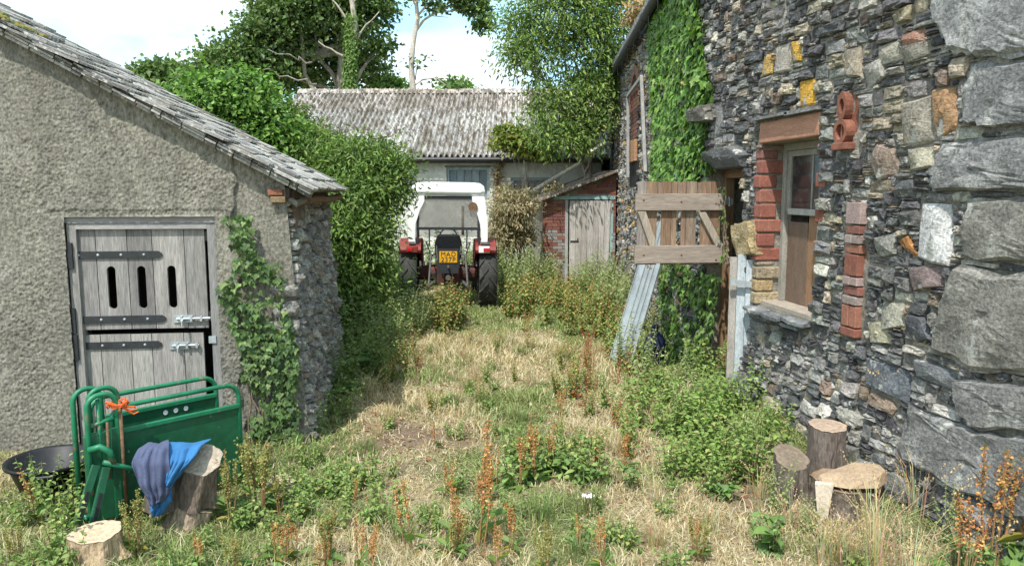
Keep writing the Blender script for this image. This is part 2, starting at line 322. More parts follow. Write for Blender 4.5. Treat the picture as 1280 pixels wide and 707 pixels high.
# ------------------------------------------------------------------ rubble masonry
def rock(fr, poly, depth, col, seed=0, fine=1, back=-.03, tilt=.5, smooth=False):
    """one irregular stone: outline poly in wall coordinates (s, z), fr(s, z, n) -> world"""
    rd = random.Random(seed); mb = MB(); cs = sum(p[0] for p in poly)/len(poly); cz = sum(p[1] for p in poly)/len(poly)
    P = []
    for i, a in enumerate(poly):
        b = poly[(i+1) % len(poly)]; P.append(a)
        for k in range(1, fine): t = k/fine; P.append((a[0]+(b[0]-a[0])*t+rd.uniform(-1, 1)*(.013 if fine > 3 else .006), a[1]+(b[1]-a[1])*t+rd.uniform(-1, 1)*(.013 if fine > 3 else .006)))
    w = max(p[0] for p in P)-min(p[0] for p in P)+1e-6; h = max(p[1] for p in P)-min(p[1] for p in P)+1e-6
    tx = rd.uniform(-1, 1)*tilt; tz = rd.uniform(-1, .5)*tilt; n = len(P); vs = []
    planes = [(rd.uniform(.8, 1.15), rd.uniform(-1, 1)*(1.0 if fine > 3 else 2), rd.uniform(-1, 1)*(1.2 if fine > 3 else 2)) for _ in range(4)]
    ring = [(1.0, back, 0), (1.0, depth*.45, .12), (.95 if fine > 3 else .88, depth*.9, .22)]+([(.88, depth, .3), (.8, depth, .3)] if fine > 3 else [])
    ring += [(.74, depth, .3), (.6, depth, .3), (.45, depth, .3), (.3, depth*1.05, .3), (.15, depth, .3)] if fine > 1 else [(.5, depth*1.08, .3)]
    for sc, dn, j in ring:
        for (s, z) in P:
            ds, dz = s-cs, z-cz; jj = 1+rd.uniform(-1, 1)*.05*(j > 0)
            nn = dn+(tx*ds/w+tz*dz/h)*depth*.9*(dn > 0)+rd.uniform(-1, 1)*depth*j
            if fine > 1 and dn > 0:
                S_, Z_ = cs+ds*sc*jj, cz+dz*sc*jj; pl_ = min(1.0, *[b0+kx*(S_-cs)/w+kz*(Z_-cz)/h for b0, kx, kz in planes])
                nn = depth*(.35+.65*pl_)*(1 if sc < .95 else .5)+.022*(float(fbm(S_*9, Z_*9, seed*50, 7, 3))-.5)+(.020*(abs(float(fbm(S_*3.5, Z_*5+S_*1.5, seed*90, 17, 3))-.5)*-4+.5) if fine > 3 else 0)
            vs.append(fr(cs+ds*sc*jj, cz+dz*sc*jj, nn))
    vs.append(fr(cs, cz, ring[-1][1]+rd.uniform(-.2, .2)*depth)); m = len(ring)
    fs = [(i*n+k, i*n+(k+1) % n, (i+1)*n+(k+1) % n, (i+1)*n+k) for i in range(m-1) for k in range(n)]
    fs += [((m-1)*n+k, (m-1)*n+(k+1) % n, m*n) for k in range(n)]
    mb.add(vs, fs, col); return mb
def rough_rect(s0, s1, z0, z1, rd, jag=1.0):
    w, h = s1-s0, z1-z0; j = lambda a: rd.uniform(-1, 1)*a*jag; g = .0015
    s0 += g; s1 -= g; z0 += g; z1 -= g; c = min(.18*w, .34*h)
    pts = [(s0+c*rd.random()*jag, z0+abs(j(.08*h))), ((s0+s1)/2+j(.2*w), z0+abs(j(.05*h))), (s1-c*rd.random()*jag, z0+abs(j(.1*h))), (s1-abs(j(.04*w)), (z0+z1)/2+j(.2*h)),
           (s1-c*rd.random()*jag, z1-abs(j(.2*h))), ((s0+s1)/2+j(.25*w), z1-abs(j(.08*h))), (s0+c*rd.random()*jag, z1-abs(j(.2*h))), (s0+abs(j(.04*w)), (z0+z1)/2+j(.2*h))]
    return pts
def inside(poly, s, z):
    c = False; n = len(poly); j = n-1
    for i in range(n):
        (a, b), (d, e) = poly[i], poly[j]
        if (b > z) != (e > z) and s < (d-a)*(z-b)/(e-b)+a: c = not c
        j = i
    return c
def inside_np(poly, s, z):
    c = np.zeros(s.shape, bool); n = len(poly); j = n-1
    for i in range(n):
        (a, b), (d, e) = poly[i], poly[j]
        if b != e: c ^= ((b > z) != (e > z)) & (s < (d-a)*(z-b)/(e-b)+a)
        j = i
    return c
def pack(S0, S1, Z0, Z1, blocked, hsz=(.035, .12), wr=(1.3, 3.6), res=.02, rd=random, wild=1):
    """skyline packing of rubble: always lay the next stone in the lowest place"""
    n = int((S1-S0)/res); top = [Z0]*n; out = []
    cols = []; zs = np.arange(Z0, Z1, res/2); gs, gzz = np.meshgrid(S0+(np.arange(n)+.5)*res, zs, indexing='ij'); mk = np.zeros(gs.shape, bool)
    for p in blocked: mk |= inside_np(p, gs, gzz)
    for i in range(n):
        iv = []; cur = None
        for z, bl in zip(zs, mk[i]):
            if bl and cur is None: cur = z
            if not bl and cur is not None: iv.append((cur, z)); cur = None
        if cur is not None: iv.append((cur, Z1+1))
        cols.append(iv)
    def ceil(i): 
        for a, b in cols[i]:
            if b > top[i]+1e-6: return a
        return Z1+.06
    def settle(i):
        for a, b in cols[i]:
            if a-.012 <= top[i] < b: top[i] = b
    for i in range(n): settle(i)
    import heapq
    for _ in range(60000):
        i = min(range(n), key=lambda k: top[k])
        if top[i] >= Z1: break
        z = top[i]; tol = .016
        a = i
        while a > 0 and top[a-1] <= z+tol and top[a-1] >= z-tol and ceil(a-1) > z+.015: a -= 1
        b = i
        while b < n-1 and top[b+1] <= z+tol and top[b+1] >= z-tol and ceil(b+1) > z+.015: b += 1
        h = rd.uniform(*hsz) if rd.random() < .75 else rd.uniform(hsz[0]*.5, hsz[0]*1.1)
        w = h*rd.uniform(*wr) if h > hsz[0] else rd.uniform(.08, .24)
        k = max(2, int(w/res)); run = b-a+1
        if run > k:
            st = a if rd.random() < .5 else b-k+1
            if run-k < 3: st = a; k = run
        else: st = a; k = run
        e = st+k-1; zb = max(top[st:e+1]); cl = min(ceil(q) for q in range(st, e+1))
        if k <= 1:
            nb = [top[q] for q in (st-1, st+1) if 0 <= q < n]; top[st] = max(z+.02, min(nb)) if nb else z+.05; settle(st); continue
        if k*res < .06: h = min(h, k*res*1.1)
        zt = min(zb+h, cl)
        if cl-zt < .018: zt = cl
        if zt-zb > .012: out.append((S0+st*res, S0+(e+1)*res, zb, zt))
        for q in range(st, e+1): top[q] = max(zt, z+.01); settle(q)
    return out
def stone_col(rd, pal):
    c = rd.choices([p[0] for p in pal], [p[1] for p in pal])[0]; k = rd.uniform(.75, 1.3)
    return tuple(min(.8, x*k*rd.uniform(.96, 1.04)) for x in c)
PAL = [((.085, .086, .09), 34), ((.16, .16, .158), 26), ((.25, .245, .23), 18), ((.32, .28, .21), 9), ((.19, .145, .115), 4), ((.40, .39, .35), 10), ((.30, .19, .09), 1)]
PALF = [((.15, .15, .15), 30), ((.24, .235, .22), 30), ((.36, .34, .30), 18), ((.40, .27, .10), 8), ((.22, .16, .12), 8)]
PALD = [((.20, .20, .19), 40), ((.28, .28, .26), 30), ((.36, .35, .32), 20), ((.24, .20, .15), 10)]
def lay(fr, cells, pal, parent, rd, dep=(.02, .055), limit=300, dist=None, fine=1, mt=None, name='stone'):
    """stones as parts, the largest in the picture one by one, the rest joined"""
    def size(c): p = fr((c[0]+c[1])/2, (c[2]+c[3])/2, 0); return -(c[1]-c[0])*(c[3]-c[2])/((p[0]-CAM[0])**2+(p[1]-CAM[1])**2)
    cells = sorted(cells, key=size); rest = MB(); mt = mt or M['stone']
    for i, (a, b, c, d) in enumerate(cells):
        w, h = b-a, d-c
        r = rock(fr, rough_rect(a, b, c, d, rd), rd.uniform(*dep)*(1+.8*min(1, h/.12)), stone_col(rd, pal), rd.random(), 1)
        if i < limit:
            ctr = np.array(fr((a+b)/2, (c+d)/2, 0)); me = r.mesh(name, mt, ctr)
            link(name, me, parent, tuple(ctr-ROOTLOC.get(parent.name, np.zeros(3))))
        else: rest.add(r.v, r.f); rest.c[-len(r.c):] = r.c
    if rest.v: tag(rest.build('small_stones', mt, parent), kind='stuff')
# ================================================================== LEFT SHED
GY = 6.6                                   # the gable's plane
xt, xb = -1.09, -.95                       # its corner at the top and at the ground
zr = lambda x: 3.43+(-3.21-x)*.547        # top edge of the gable under the roof
shed = thing('roughcast_shed', 'grey pebbledashed outbuilding with a sloping slate roof at left', 'shed', (-3.2, GY, 0))
def corner(z): return xb+(xt-xb)*z/2.27
DX0, DX1, DZ1 = -2.83, -1.66, 1.99         # door opening
def gable():
    nx, nz = 520, 520; u = np.linspace(0, 1, nx); v = np.linspace(0, 1, nz); uu, vv = np.meshgrid(u, v)
    xl = -4.35; ztop = lambda x: 3.43+(-3.21-x)*.547
    z = -.15+vv*4.4; xr = xb+(xt-xb)*np.clip(z, 0, 2.4)/2.27; x = xl+uu*(xr-xl)
    zc = np.minimum(z, ztop(x)); drop = z > ztop(x)+.02
    d = .028*(fbm(x*1.6, zc*1.6, 0, 41, 3)-.5)+(.007*(fbm(x*30, zc*46, 0, 43, 2)-.5)+.012*(vnoise(x*88, zc*95, 0, 47)-.5))*(.25+1.3*fbm(x*2.2, zc*2.2, 0, 49, 3))
    edge = -1.50+.02*np.sin(zc*9)+.012*np.sin(zc*31)
    right = x > edge; d = np.where(right, d*.75-.028, d)
    d = np.where((zc > DZ1) & (zc < DZ1+.05) & (x < DX1+.1) & (x > DX0-.1), d-.006, d)
    V = np.stack([x, GY-.035-d, zc], 2).reshape(-1, 3); i = np.arange(nx*nz).reshape(nz, nx)
    F = np.stack([i[:-1, :-1], i[:-1, 1:], i[1:, 1:], i[1:, :-1]], 2).reshape(-1, 4)
    cx, cz = V[F, 0].mean(1), V[F, 2].mean(1)
    keep = ~((cx > DX0) & (cx < DX1) & (cz < DZ1)) & ~drop.reshape(-1)[F].all(1)
    me = np_mesh('front_render', V-np.array([-3.2, GY, 0]), F[keep], M['render'], None, True)
    link('front_render', me, shed)
gable()
mb = MB()   # wall cores round the doorway
def gab(x0, x1, z0, y0=GY, y1=GY+.35):
    mb.hexa([(x0, y0, z0), (x1, y0, z0), (x1, y1, z0), (x0, y1, z0), (x0, y0, zr(x0)), (x1, y0, zr(x1)), (x1, y1, zr(x1)), (x0, y1, zr(x0))])
gab(DX0, DX1, DZ1); gab(-4.35, DX0, -.2)
mb.hexa([(DX1, GY, -.2), (xb-.02, GY, -.2), (xb-.02, GY+.35, -.2), (DX1, GY+.35, -.2), (DX1, GY, zr(DX1)), (xt-.02, GY, zr(xt)), (xt-.02, GY+.35, zr(xt)), (DX1, GY+.35, zr(DX1))])
gab(-5.2, -4.35, -.2, GY-.03)
mb.hexa([(-9.4, GY-.03, -.2), (-5.2, GY-.03, -.2), (-5.2, GY+.35, -.2), (-9.4, GY+.35, -.2), (-9.4, GY-.03, 2.4), (-5.2, GY-.03, zr(-5.2)), (-5.2, GY+.35, zr(-5.2)), (-9.4, GY+.35, 2.4)])
mb.hexa([(xb-.4, GY+.35, -.2), (xb-.02, GY+.35, -.2), (xb-.02, 9.45, -.2), (xb-.4, 9.45, -.2), (xt-.4, GY+.35, 2.24), (xt-.02, GY+.35, 2.24), (xt-.02, 9.45, 2.24), (xt-.4, 9.45, 2.24)])
mb.box(-9.4, xt-.4, 9.1, 9.45, -.2, 2.25); mb.box(-9.4, -9.05, GY+.35, 9.1, -.2, 2.3)
mb.build('wall', M['render2'], shed)
mb = MB(); mb.add([(-9.4, 9.45, 2.25), (xt, 9.45, 2.25), (-5.2, 9.45, zr(-5.2))], [(0, 1, 2)]); mb.build('back_gable', M['render2'], shed)
# side wall of small rough stones under the eave
fr_side = lambda s, z, n: (corner(z)-.02+n, s, z)
rd = random.Random(3); cells = pack(GY+.02, 9.42, -.12, 2.1, [], (.05, .13), (.9, 2.2), .03, rd)
lay(fr_side, cells, PALD, shed, rd, (.02, .05), 220)
mb = MB(); mb.box(xt-.10, xt+.035, GY+.02, 9.44, 2.105, 2.225, (.13, .11, .09))
for k in range(7): mb.box(xt+.03, xt+.06, GY+.1+k*.09, GY+.185+k*.09, 1.86+U(0, .03), 2.2, (.17+U(-.03, .03), .15, .12))
mb.build('wall_plate', M['wood'], shed)
mb = MB()   # exposed corner stones and loose brick under the eave
for (a, b, c_, d) in ((-1.24, -1.0, 1.30, 1.42), (-1.22, -1.0, 1.13, 1.28), (-1.27, -1.0, .98, 1.11), (-1.2, -.99, .84, .97), (-1.24, -.98, .66, .82)):
    r = rock(lambda s, z, n: (s, GY-.02-n, z), rough_rect(a, b, c_, d, rd, .7), .07, (.22, .215, .2), rd.random(), 2)
    link('stone', r.mesh('stone', M['stone'], ((a+b)/2, GY, (c_+d)/2)), shed, ((a+b)/2+3.2, 0, (c_+d)/2))
for (a, b, c_, d, col) in ((-1.22, -1.10, 2.16, 2.21, (.36, .14, .08)), (-1.20, -1.08, 2.10, 2.15, (.34, .22, .12))):
    mb = MB(); mb.box(a, b, GY-.06, GY+.04, c_, d, col); mb.build('brick', M['brick'], shed, bevel=.005)
# roof
ang = math.atan(.547); EAX = -.88; RX = -5.2
def rp_(q, y, h): # distance q up the slope from the eave, h above the rafters
    return (EAX-q*cos(ang)-h*sin(ang)*-1*1, y, zr(EAX)+.03+q*sin(ang)+h*cos(ang))
Lq = (EAX-RX)/cos(ang)
mb = MB(); mb.hexa([rp_(0, GY-.1, 0), rp_(0, 9.6, 0), rp_(Lq, 9.6, 0), rp_(Lq, GY-.1, 0), rp_(0, GY-.1, .03), rp_(0, 9.6, .03), rp_(Lq, 9.6, .03), rp_(Lq, GY-.1, .03)], (.12, .11, .1))
mb.hexa([(-9.7, GY-.1, 2.25), (RX, GY-.1, zr(RX)+.03), (RX, 9.6, zr(RX)+.03), (-9.7, 9.6, 2.25), (-9.7, GY-.1, 2.32), (RX, GY-.1, zr(RX)+.1), (RX, 9.6, zr(RX)+.1), (-9.7, 9.6, 2.32)], (.2, .2, .19))
roof = mb.build('roof', M['slate'], shed)
sl = []
for k in range(6):
    m_ = MB(); w, l, t = .30+U(-.03, .03), .34, .016+.006*random.random(); c = [(.30, .295, .28), (.22, .215, .205), (.36, .35, .33), (.15, .145, .14), (.27, .26, .245), (.20, .185, .15)][k]
    p = [(-w/2, 0), (-w/2+.04, -.012), (w/2-.05, -.01), (w/2, .012), (w/2, l), (-w/2, l)]
    m_.prism([(a+U(-.008, .008), b) for a, b in p], lambda u, v, q: (-v, u, q), 0, t, c); sl.append(m_.mesh('slate', M['slate']))
cnt = 0; rest = MB()
q = -.03; row = 0
while q < Lq-.1:
    y = GY-.17+(row % 2)*.15
    while y < 9.65:
        p = rp_(q, y+.14, .034+.02*random.random()); tl = ang-R(3.5)+R(U(-2.5, 1.5)); k = random.randrange(6); x_ = p[0]
        if q < 3.7 and cnt < 230:
            link('slate', sl[k], roof, (p[0]+3.2, p[1]-GY, p[2]), (R(U(-1.5, 1.5)), tl, R(U(-2, 2)))); cnt += 1
        else:
            ct, st = cos(tl), sin(tl); c = MB(); m_ = sl[k]
            vs = [(p[0]+v.co.x*ct+v.co.z*st, p[1]+v.co.y, p[2]-v.co.x*st+v.co.z*ct) for v in m_.vertices]
            rest.add(vs, [tuple(f.vertices) for f in m_.polygons], (.33, .325, .3))
        y += .295+U(-.01, .01)
    q += .20; row += 1
tag(rest.build('upper_slates', M['slate'], roof), kind='stuff')
# verge: broken layers of slate and mortar along the gable edge
mb = MB()
q = -.02
while q < Lq:
    l = U(.07, .2)
    for k, (h0, h1) in enumerate(((-.038, -.012), (-.011, .010), (.011, .03), (.031, .045))):
        if k and random.random() < .18: continue
        yo = GY-.13-U(0, .03)+(.03 if k == 0 else 0); c = random.choice([(.34, .33, .31), (.42, .41, .39), (.20, .19, .18), (.11, .105, .10)])
        if k == 0 and 2.2 < q < 2.35: continue
        mb.hexa([rp_(q, yo, h0), rp_(q, GY+.03, h0), rp_(q+l-.01, GY+.03, h0), rp_(q+l-.01, yo, h0), rp_(q, yo, h1-.004), rp_(q, GY+.03, h1-.004), rp_(q+l-.01, GY+.03, h1-U(.003, .01)), rp_(q+l-.01, yo, h1-.004)], c)
    q += l
tag(mb.build('verge_slates', M['slate'], roof), kind='stuff')
mb = MB()
for k in range(60):
    q = 2.6+U(0, 1.6)*random.random(); p = rp_(q, GY-.12+U(0, .7), .07); rr = U(.02, .05); mb.lathe([(rr, 0), (rr*.8, rr*.4), (.001, rr*.6)], p, (.3, 0, 1), 7, (.20+U(-.04, .04), .19, .06), .3)
tag(mb.build('moss', M['seed'], roof), kind='stuff')
mb = MB(); pts = [(EAX-.05, GY+.14+k*.35, 2.115+.008*math.sin(k)) for k in range(9)]
mb.tube(pts, .038, 10); mb.build('gutter', M['rust'], shed)
mb = MB(); mb.tube([(-1.05, GY+.02, 2.12), (-1.0, GY-.01, 2.09), (-.94, GY+.1, 2.12)], .026, 8, True, (.2, .19, .17)); mb.build('broken_gutter_end', M['stem'], shed)

# ---- stable door
door = thing('stable_door', 'weathered grey two-leaf stable door with three slots and black strap hinges', 'door', ((DX0+DX1)/2, GY, .1))
px2x = lambda px, z_: atY(px, 238-(z_-2.2)*0+0, GY)[0]
def XZ(px, py, dy=.05): p = atY(px, py, GY+dy); return p[0], p[2]
fc = (.27, .26, .245)
mb = MB(); mb.box(DX0-.02, DX1+.02, GY-.01, GY+.1, 1.935, 2.01, (.26, .25, .25)); mb.box(DX0+.07, DX1-.07, GY+.0, GY+.09, 1.885, 1.932, (.32, .31, .31)); mb.build('head_frame', M['woodh'], door)
mb = MB(); mb.box(DX0-.01, DX0+.07, GY+.0, GY+.1, -.05, 1.933, fc); mb.build('side_frame', M['wood'], door)
mb = MB(); mb.box(DX1-.072, DX1+.01, GY+.0, GY+.1, -.05, 1.933, (.24, .235, .23)); mb.build('side_frame', M['wood'], door)
def plank(x0, x1, z0, z1, y0, y1, col, slot=None, parent=None):
    m_ = MB(); x0 += .003; x1 -= .003
    if slot is None: m_.box(x0, x1, y0, y1, z0, z1, col)
    else:
        sx, sz0, sz1, sw = slot; N = 24; inner = []; outer = []; cz = (sz0+sz1)/2; cx = (x0+x1)/2
        for k in range(N):
            t = 2*pi*(k+.5)/N; a, b = cos(t), sin(t)
            inner.append((sx+sw*a, (sz1-sw if b > 0 else sz0+sw)+sw*b))
            hx, hz = (x1-x0)/2, (z1-z0)/2; tt = min(hx/abs(a), hz/abs(b)) if min(abs(a), abs(b)) > 1e-6 else (hx if abs(a) > .5 else hz)
            if k <= 2 or k >= 21: outer.append((x1, z0+(z1-z0)*((k-21) % 24)/5))
            elif k <= 9: outer.append((x1+(x0-x1)*(k-2)/7, z1))
            elif k <= 14: outer.append((x0, z1+(z0-z1)*(k-9)/5))
            else: outer.append((x0+(x1-x0)*(k-14)/7, z0))
        vs = [(x, y0, z) for x, z in inner]+[(x, y0, z) for x, z in outer]+[(x, y1, z) for x, z in inner]+[(x, y1, z) for x, z in outer]; fs = []
        for k in range(N):
            j = (k+1) % N; fs += [(k, j, N+j, N+k), (2*N+k, 3*N+k, 3*N+j, 2*N+j), (k, 2*N+k, 2*N+j, j), (N+k, N+j, 3*N+j, 3*N+k)]
        m_.add(vs, fs, col)
    return m_
wcols = [(.21, .20, .195), (.26, .25, .24), (.19, .18, .175), (.29, .275, .26), (.23, .22, .21)]
upper = MB(); upper.box(DX0+.09, DX1-.09, GY+.062, GY+.085, 1.78, 1.86, (.2, .19, .18)); upper.box(DX0+.09, DX1-.09, GY+.062, GY+.085, 1.1, 1.18, (.2, .19, .18))
upper = upper.build('upper_leaf', M['woodh'], door)
xs = [XZ(q, 330)[0] for q in (96, 122, 161, 192, 232, 258)]; z0, z1 = XZ(170, 411)[1], XZ(170, 286)[1]
for i in range(5):
    slot = None
    if i in (1, 2, 3): cx = XZ((141, 178.5, 216)[i-1], 358)[0]; slot = (cx, XZ(178, 385)[1], XZ(178, 332)[1], .034)
    plank(xs[i], xs[i+1], z0+.006*random.random(), z1-.004*random.random(), GY+.035, GY+.06, wcols[i], slot).build('plank', M['wood'], upper)
lower = MB(); lower.box(DX0+.1, DX1-.14, GY+.082, GY+.10, .3, .4, (.2, .19, .18)); lower = lower.build('lower_leaf', M['woodh'], door)
xs = [XZ(q, 450)[0] for q in (103, 127, 165, 191, 231, 256)]; z1 = XZ(170, 417)[1]
for i in range(5): plank(xs[i], xs[i+1]-(.0 if i < 4 else .0), .02, z1-.005*random.random(), GY+.055, GY+.08, [(.30, .285, .265), (.27, .26, .24), (.32, .31, .285), (.28, .265, .25), (.25, .24, .225)][i]).build('plank', M['wood'], lower)
for (py, xa, xe) in ((319, 88, 203), (400, 92, 208), (433, 95, 202)):
    yb = GY+.03 if py < 420 else GY+.05
    a, z = XZ(xa, py, .03); e, _ = XZ(xe, py, .03); w = .030; mb = MB()
    mb.prism([(a+.02, z-w), (e-.03, z-w), (e, z-w*.3), (e, z+w*.3), (e-.03, z+w), (a+.02, z+w)], lambda u, v, t: (u, t, v), yb-.008, yb, (1, 1, 1))
    mb.box(a-.015, a+.035, GY-.022, yb-.009, z-.105, z+.105); mb.tube([(a+.035, yb-.014, z-.05), (a+.035, yb-.014, z+.05)], .014, 8)
    hg = mb.build('strap_hinge', M['iron'], door)
    mb = MB()
    for t in (.09, .3, .55, .8): mb.lathe([(.012, 0), (.008, .006), (.001, .008)], (a+(e-a)*t, yb-.008, z), (0, -1, 0), 8)
    mb.build('bolt_head', M['galv'], hg)
for (p0, p1, pz, zz) in (((217, 398), (264, 395), 0, 0), ((211, 432), (249, 431), 0, 0)):
    yb = GY+.03 if p0[1] < 420 else GY+.05
    a, z = XZ(*p0, .03); e, z2 = XZ(*p1, .03); mb = MB()
    mb.box(a, a+.16, yb-.006, yb, z-.035, z+.03); mb.tube([(a+.03, yb-.02, z), (e, yb-.02, z+.003)], .011, 8)
    for t in (.06, .14, .22): mb.box(a+t, a+t+.018, yb-.034, yb-.004, z-.022, z+.022)
    mb.tube([(a+.08, yb-.02, z), (a+.08, yb-.05, z-.02), (a+.08, yb-.05, z-.06)], .008, 6)
    mb.build('bolt', M['galv'], door)
mb = MB(); a, z = XZ(266, 424, 0); mb.box(a-.03, a+.03, GY-.012, GY+.0-.001, z-.03, z+.03); mb.build('keeper', M['galv'], door)
mb = MB(); mb.box(DX0-.3, DX1+.3, GY+.9, GY+.95, -.1, 2.2); mb.build('dark_backing', M['dark'], shed)  # added dark sheet behind the stable door, its colour giving the interior shade

# ================================================================== RIGHT STONE BARN
WX = 3.4; BY = 9.29; fdir = np.array([.168, 1.0]); fdir /= np.linalg.norm(fdir); fnm = np.array([-fdir[1], fdir[0]])
barn = thing('stone_barn', 'long dark rubble stone barn with a brick-jambed window and doorway at right', 'barn', (WX, 6, 0))
fr_near = lambda s, z, n: (WX-n-.16*max(0, .85-z)**1.3, s, z)
fr_far = lambda s, z, n: (WX+fdir[0]*s+fnm[0]*n, BY+fdir[1]*s+fnm[1]*n, z)
BT = 5.02
def nw(px, py): p = atX(px, py, WX); return (p[1], p[2])
WS0, WS1, WZ0, WZ1 = 6.14, 7.22, 1.06, 2.655      # window opening
OS0, OS1, OZ1 = 7.62, 8.58, 2.44                  # doorway
SC0 = 3.30
mb = MB()
def core(s0, s1, z0, z1): mb.box(WX, WX+.5, s0, s1, z0, z1)
core(SC0, WS0, -.3, BT); core(WS0, WS1, -.3, WZ0); core(WS0, WS1, WZ1, BT); core(WS1, OS0, -.3, BT); core(OS0, OS1, OZ1, BT); core(OS1, BY, -.3, BT)
mb.box(WX+.5, 9.5, SC0, SC0+.5, -.3, BT)
q0, q1 = fr_far(0, 0, 0), fr_far(15, 0, 0)
mb.hexa([(q0[0], q0[1], -.3), (q0[0]+.5, q0[1], -.3), (q1[0]+.5, q1[1], -.3), (q1[0], q1[1], -.3), (q0[0], q0[1], BT), (q0[0]+.5, q0[1], BT), (q1[0]+.5, q1[1], BT), (q1[0], q1[1], BT)])
mb.box(q1[0]+.5, 11.5, q1[1]-.5, q1[1], -.3, BT)
mb.build('wall_core', M['mortar'], barn)
def mortar(name, fr, s0, s1, z0, z1, st, holes_):   # uneven mortar face just behind the stones
    S, Z = np.arange(s0, s1+st, st), np.arange(z0, z1+st, st); g = [(a, b) for b in Z for a in S]; ga = np.array(g)
    n_ = .002+.030*(fbm(ga[:, 0]*7, ga[:, 1]*7, 0, 61, 4)-.35); V = np.array([fr(a, b, c) for (a, b), c in zip(g, n_)]); i = np.arange(len(g)).reshape(len(Z), len(S))
    F = np.stack([i[:-1, :-1], i[:-1, 1:], i[1:, 1:], i[1:, :-1]], 2).reshape(-1, 4); c = ga[F].mean(1)
    k = np.ones(len(F), bool)
    for (a, b, c0, d) in holes_: k &= ~((c[:, 0] > a) & (c[:, 0] < b) & (c[:, 1] > c0) & (c[:, 1] < d))
    link(name, np_mesh(name, V-ROOTLOC[barn.name], F[k], M['mortar'], None, False), barn)
mortar('mortar_face', fr_near, SC0+.01, BY-.01, -.2, BT-.02, .04, [(WS0-.04, WS1+.04, WZ0-.04, WZ1+.04), (OS0-.03, OS1+.03, -1, OZ1+.03)])
mortar('mortar_face', fr_far, 0, 14.9, -.2, BT-.02, .12, [])
mb = MB(); mb.box(5.6, 5.8, 4, 24, -.1, 5); mb.box(WX+.5, 5.6, 7.35, 7.45, -.1, 4.9); mb.build('dark_backing', M['dark'], barn)  # added dark sheets closing window and doorway, interior shade put into their colour
# hand-placed stones of the near wall, outlines in wall coordinates
SPX = [([(1168, -90), (1345, -90), (1345, 66), (1235, 74), (1196, 64), (1176, 26), (1168, -20)], (.31, .315, .315), .082),
 ([(1218, 80), (1345, 72), (1345, 158), (1240, 160), (1212, 154), (1208, 115)], (.22, .225, .225), .082),
 ([(1182, 178), (1345, 166), (1345, 238), (1170, 240), (1166, 215)], (.25, .252, .25), .082),
 ([(1216, 250), (1345, 243), (1345, 332), (1212, 325), (1207, 290)], (.25, .245, .22), .082),
 ([(1204, 331), (1262, 342), (1345, 344), (1345, 476), (1225, 462), (1168, 438), (1180, 380)], (.25, .243, .22), .09),
 ([(1200, 474), (1345, 484), (1345, 546), (1222, 535), (1204, 510)], (.24, .24, .235), .082),
 ([(1145, 505), (1230, 540), (1345, 552), (1345, 668), (1235, 618), (1135, 572)], (.20, .203, .2), .082),
 ([(1154, 253), (1192, 256), (1196, 298), (1191, 333), (1151, 322)], (.62, .62, .62), .07),
 ([(1124, 301), (1138, 294), (1152, 318), (1150, 323)], (.36, .17, .06), .05),
 ([(1136, 128), (1173, 118), (1174, 178), (1134, 183)], (.34, .31, .26), .07), ([(1174, 112), (1198, 108), (1200, 160), (1176, 176)], (.36, .22, .12), .06),
 ([(1100, 178), (1122, 186), (1128, 216), (1102, 226), (1094, 205)], (.27, .21, .17), .07), ([(1140, 333), (1182, 334), (1184, 358), (1148, 364)], (.20, .155, .15), .07),
 ([(1143, 392), (1160, 396), (1170, 425), (1150, 428), (1138, 412)], (.10, .105, .12), .06), ([(1106, 376), (1134, 378), (1136, 408), (1106, 414)], (.36, .35, .29), .06),
 ([(1088, 402), (1112, 402), (1118, 430), (1092, 428)], (.38, .36, .26), .05), ([(1137, 186), (1172, 180), (1172, 208), (1140, 214)], (.38, .36, .28), .06),
 ([(1005, 102), (1020, 98), (1022, 130), (1006, 134)], (.55, .32, .05), .05), ([(994, 52), (1004, 50), (1005, 77), (995, 78)], (.55, .33, .06), .05),
 ([(957, 72), (969, 66), (968, 92), (956, 97)], (.46, .31, .10), .05), ([(970, 60), (992, 52), (993, 88), (972, 92)], (.36, .33, .28), .05),
 ([(1102, 58), (1128, 50), (1132, 74), (1104, 84)], (.36, .34, .28), .06), ([(1080, 84), (1108, 70), (1110, 96), (1086, 112)], (.34, .33, .30), .06),
 ([(1128, 58), (1165, 50), (1166, 68), (1132, 82)], (.28, .26, .22), .06), ([(1060, 62), (1080, 58), (1082, 96), (1058, 96)], (.30, .26, .20), .06),
 ([(1122, 226), (1146, 224), (1148, 246), (1124, 248)], (.13, .135, .14), .06), ([(1133, 44), (1160, 34), (1162, 52), (1136, 60)], (.32, .18, .13), .06),
 ([(1100, 296), (1122, 290), (1124, 318), (1102, 322)], (.24, .24, .22), .06), ([(925, 280), (948, 275), (950, 318), (930, 322)], (.38, .30, .17), .12),
 ([(1150, 448), (1196, 462), (1200, 492), (1152, 470)], (.15, .16, .17), .06), ([(1084, 446), (1140, 462), (1142, 505), (1088, 480)], (.14, .155, .175), .06),
 ([(1050, 545), (1090, 560), (1086, 600), (1046, 580)], (.20, .20, .19), .06), ([(1092, 572), (1140, 590), (1180, 632), (1100, 620)], (.19, .195, .19), .08),
 ([(893, 130), (906, 126), (906, 168), (895, 172)], (.20, .20, .20), .05), ([(872, 138), (898, 130), (900, 150), (874, 154)], (.18, .17, .15), .20)]
blocked = []; rd = random.Random(8)
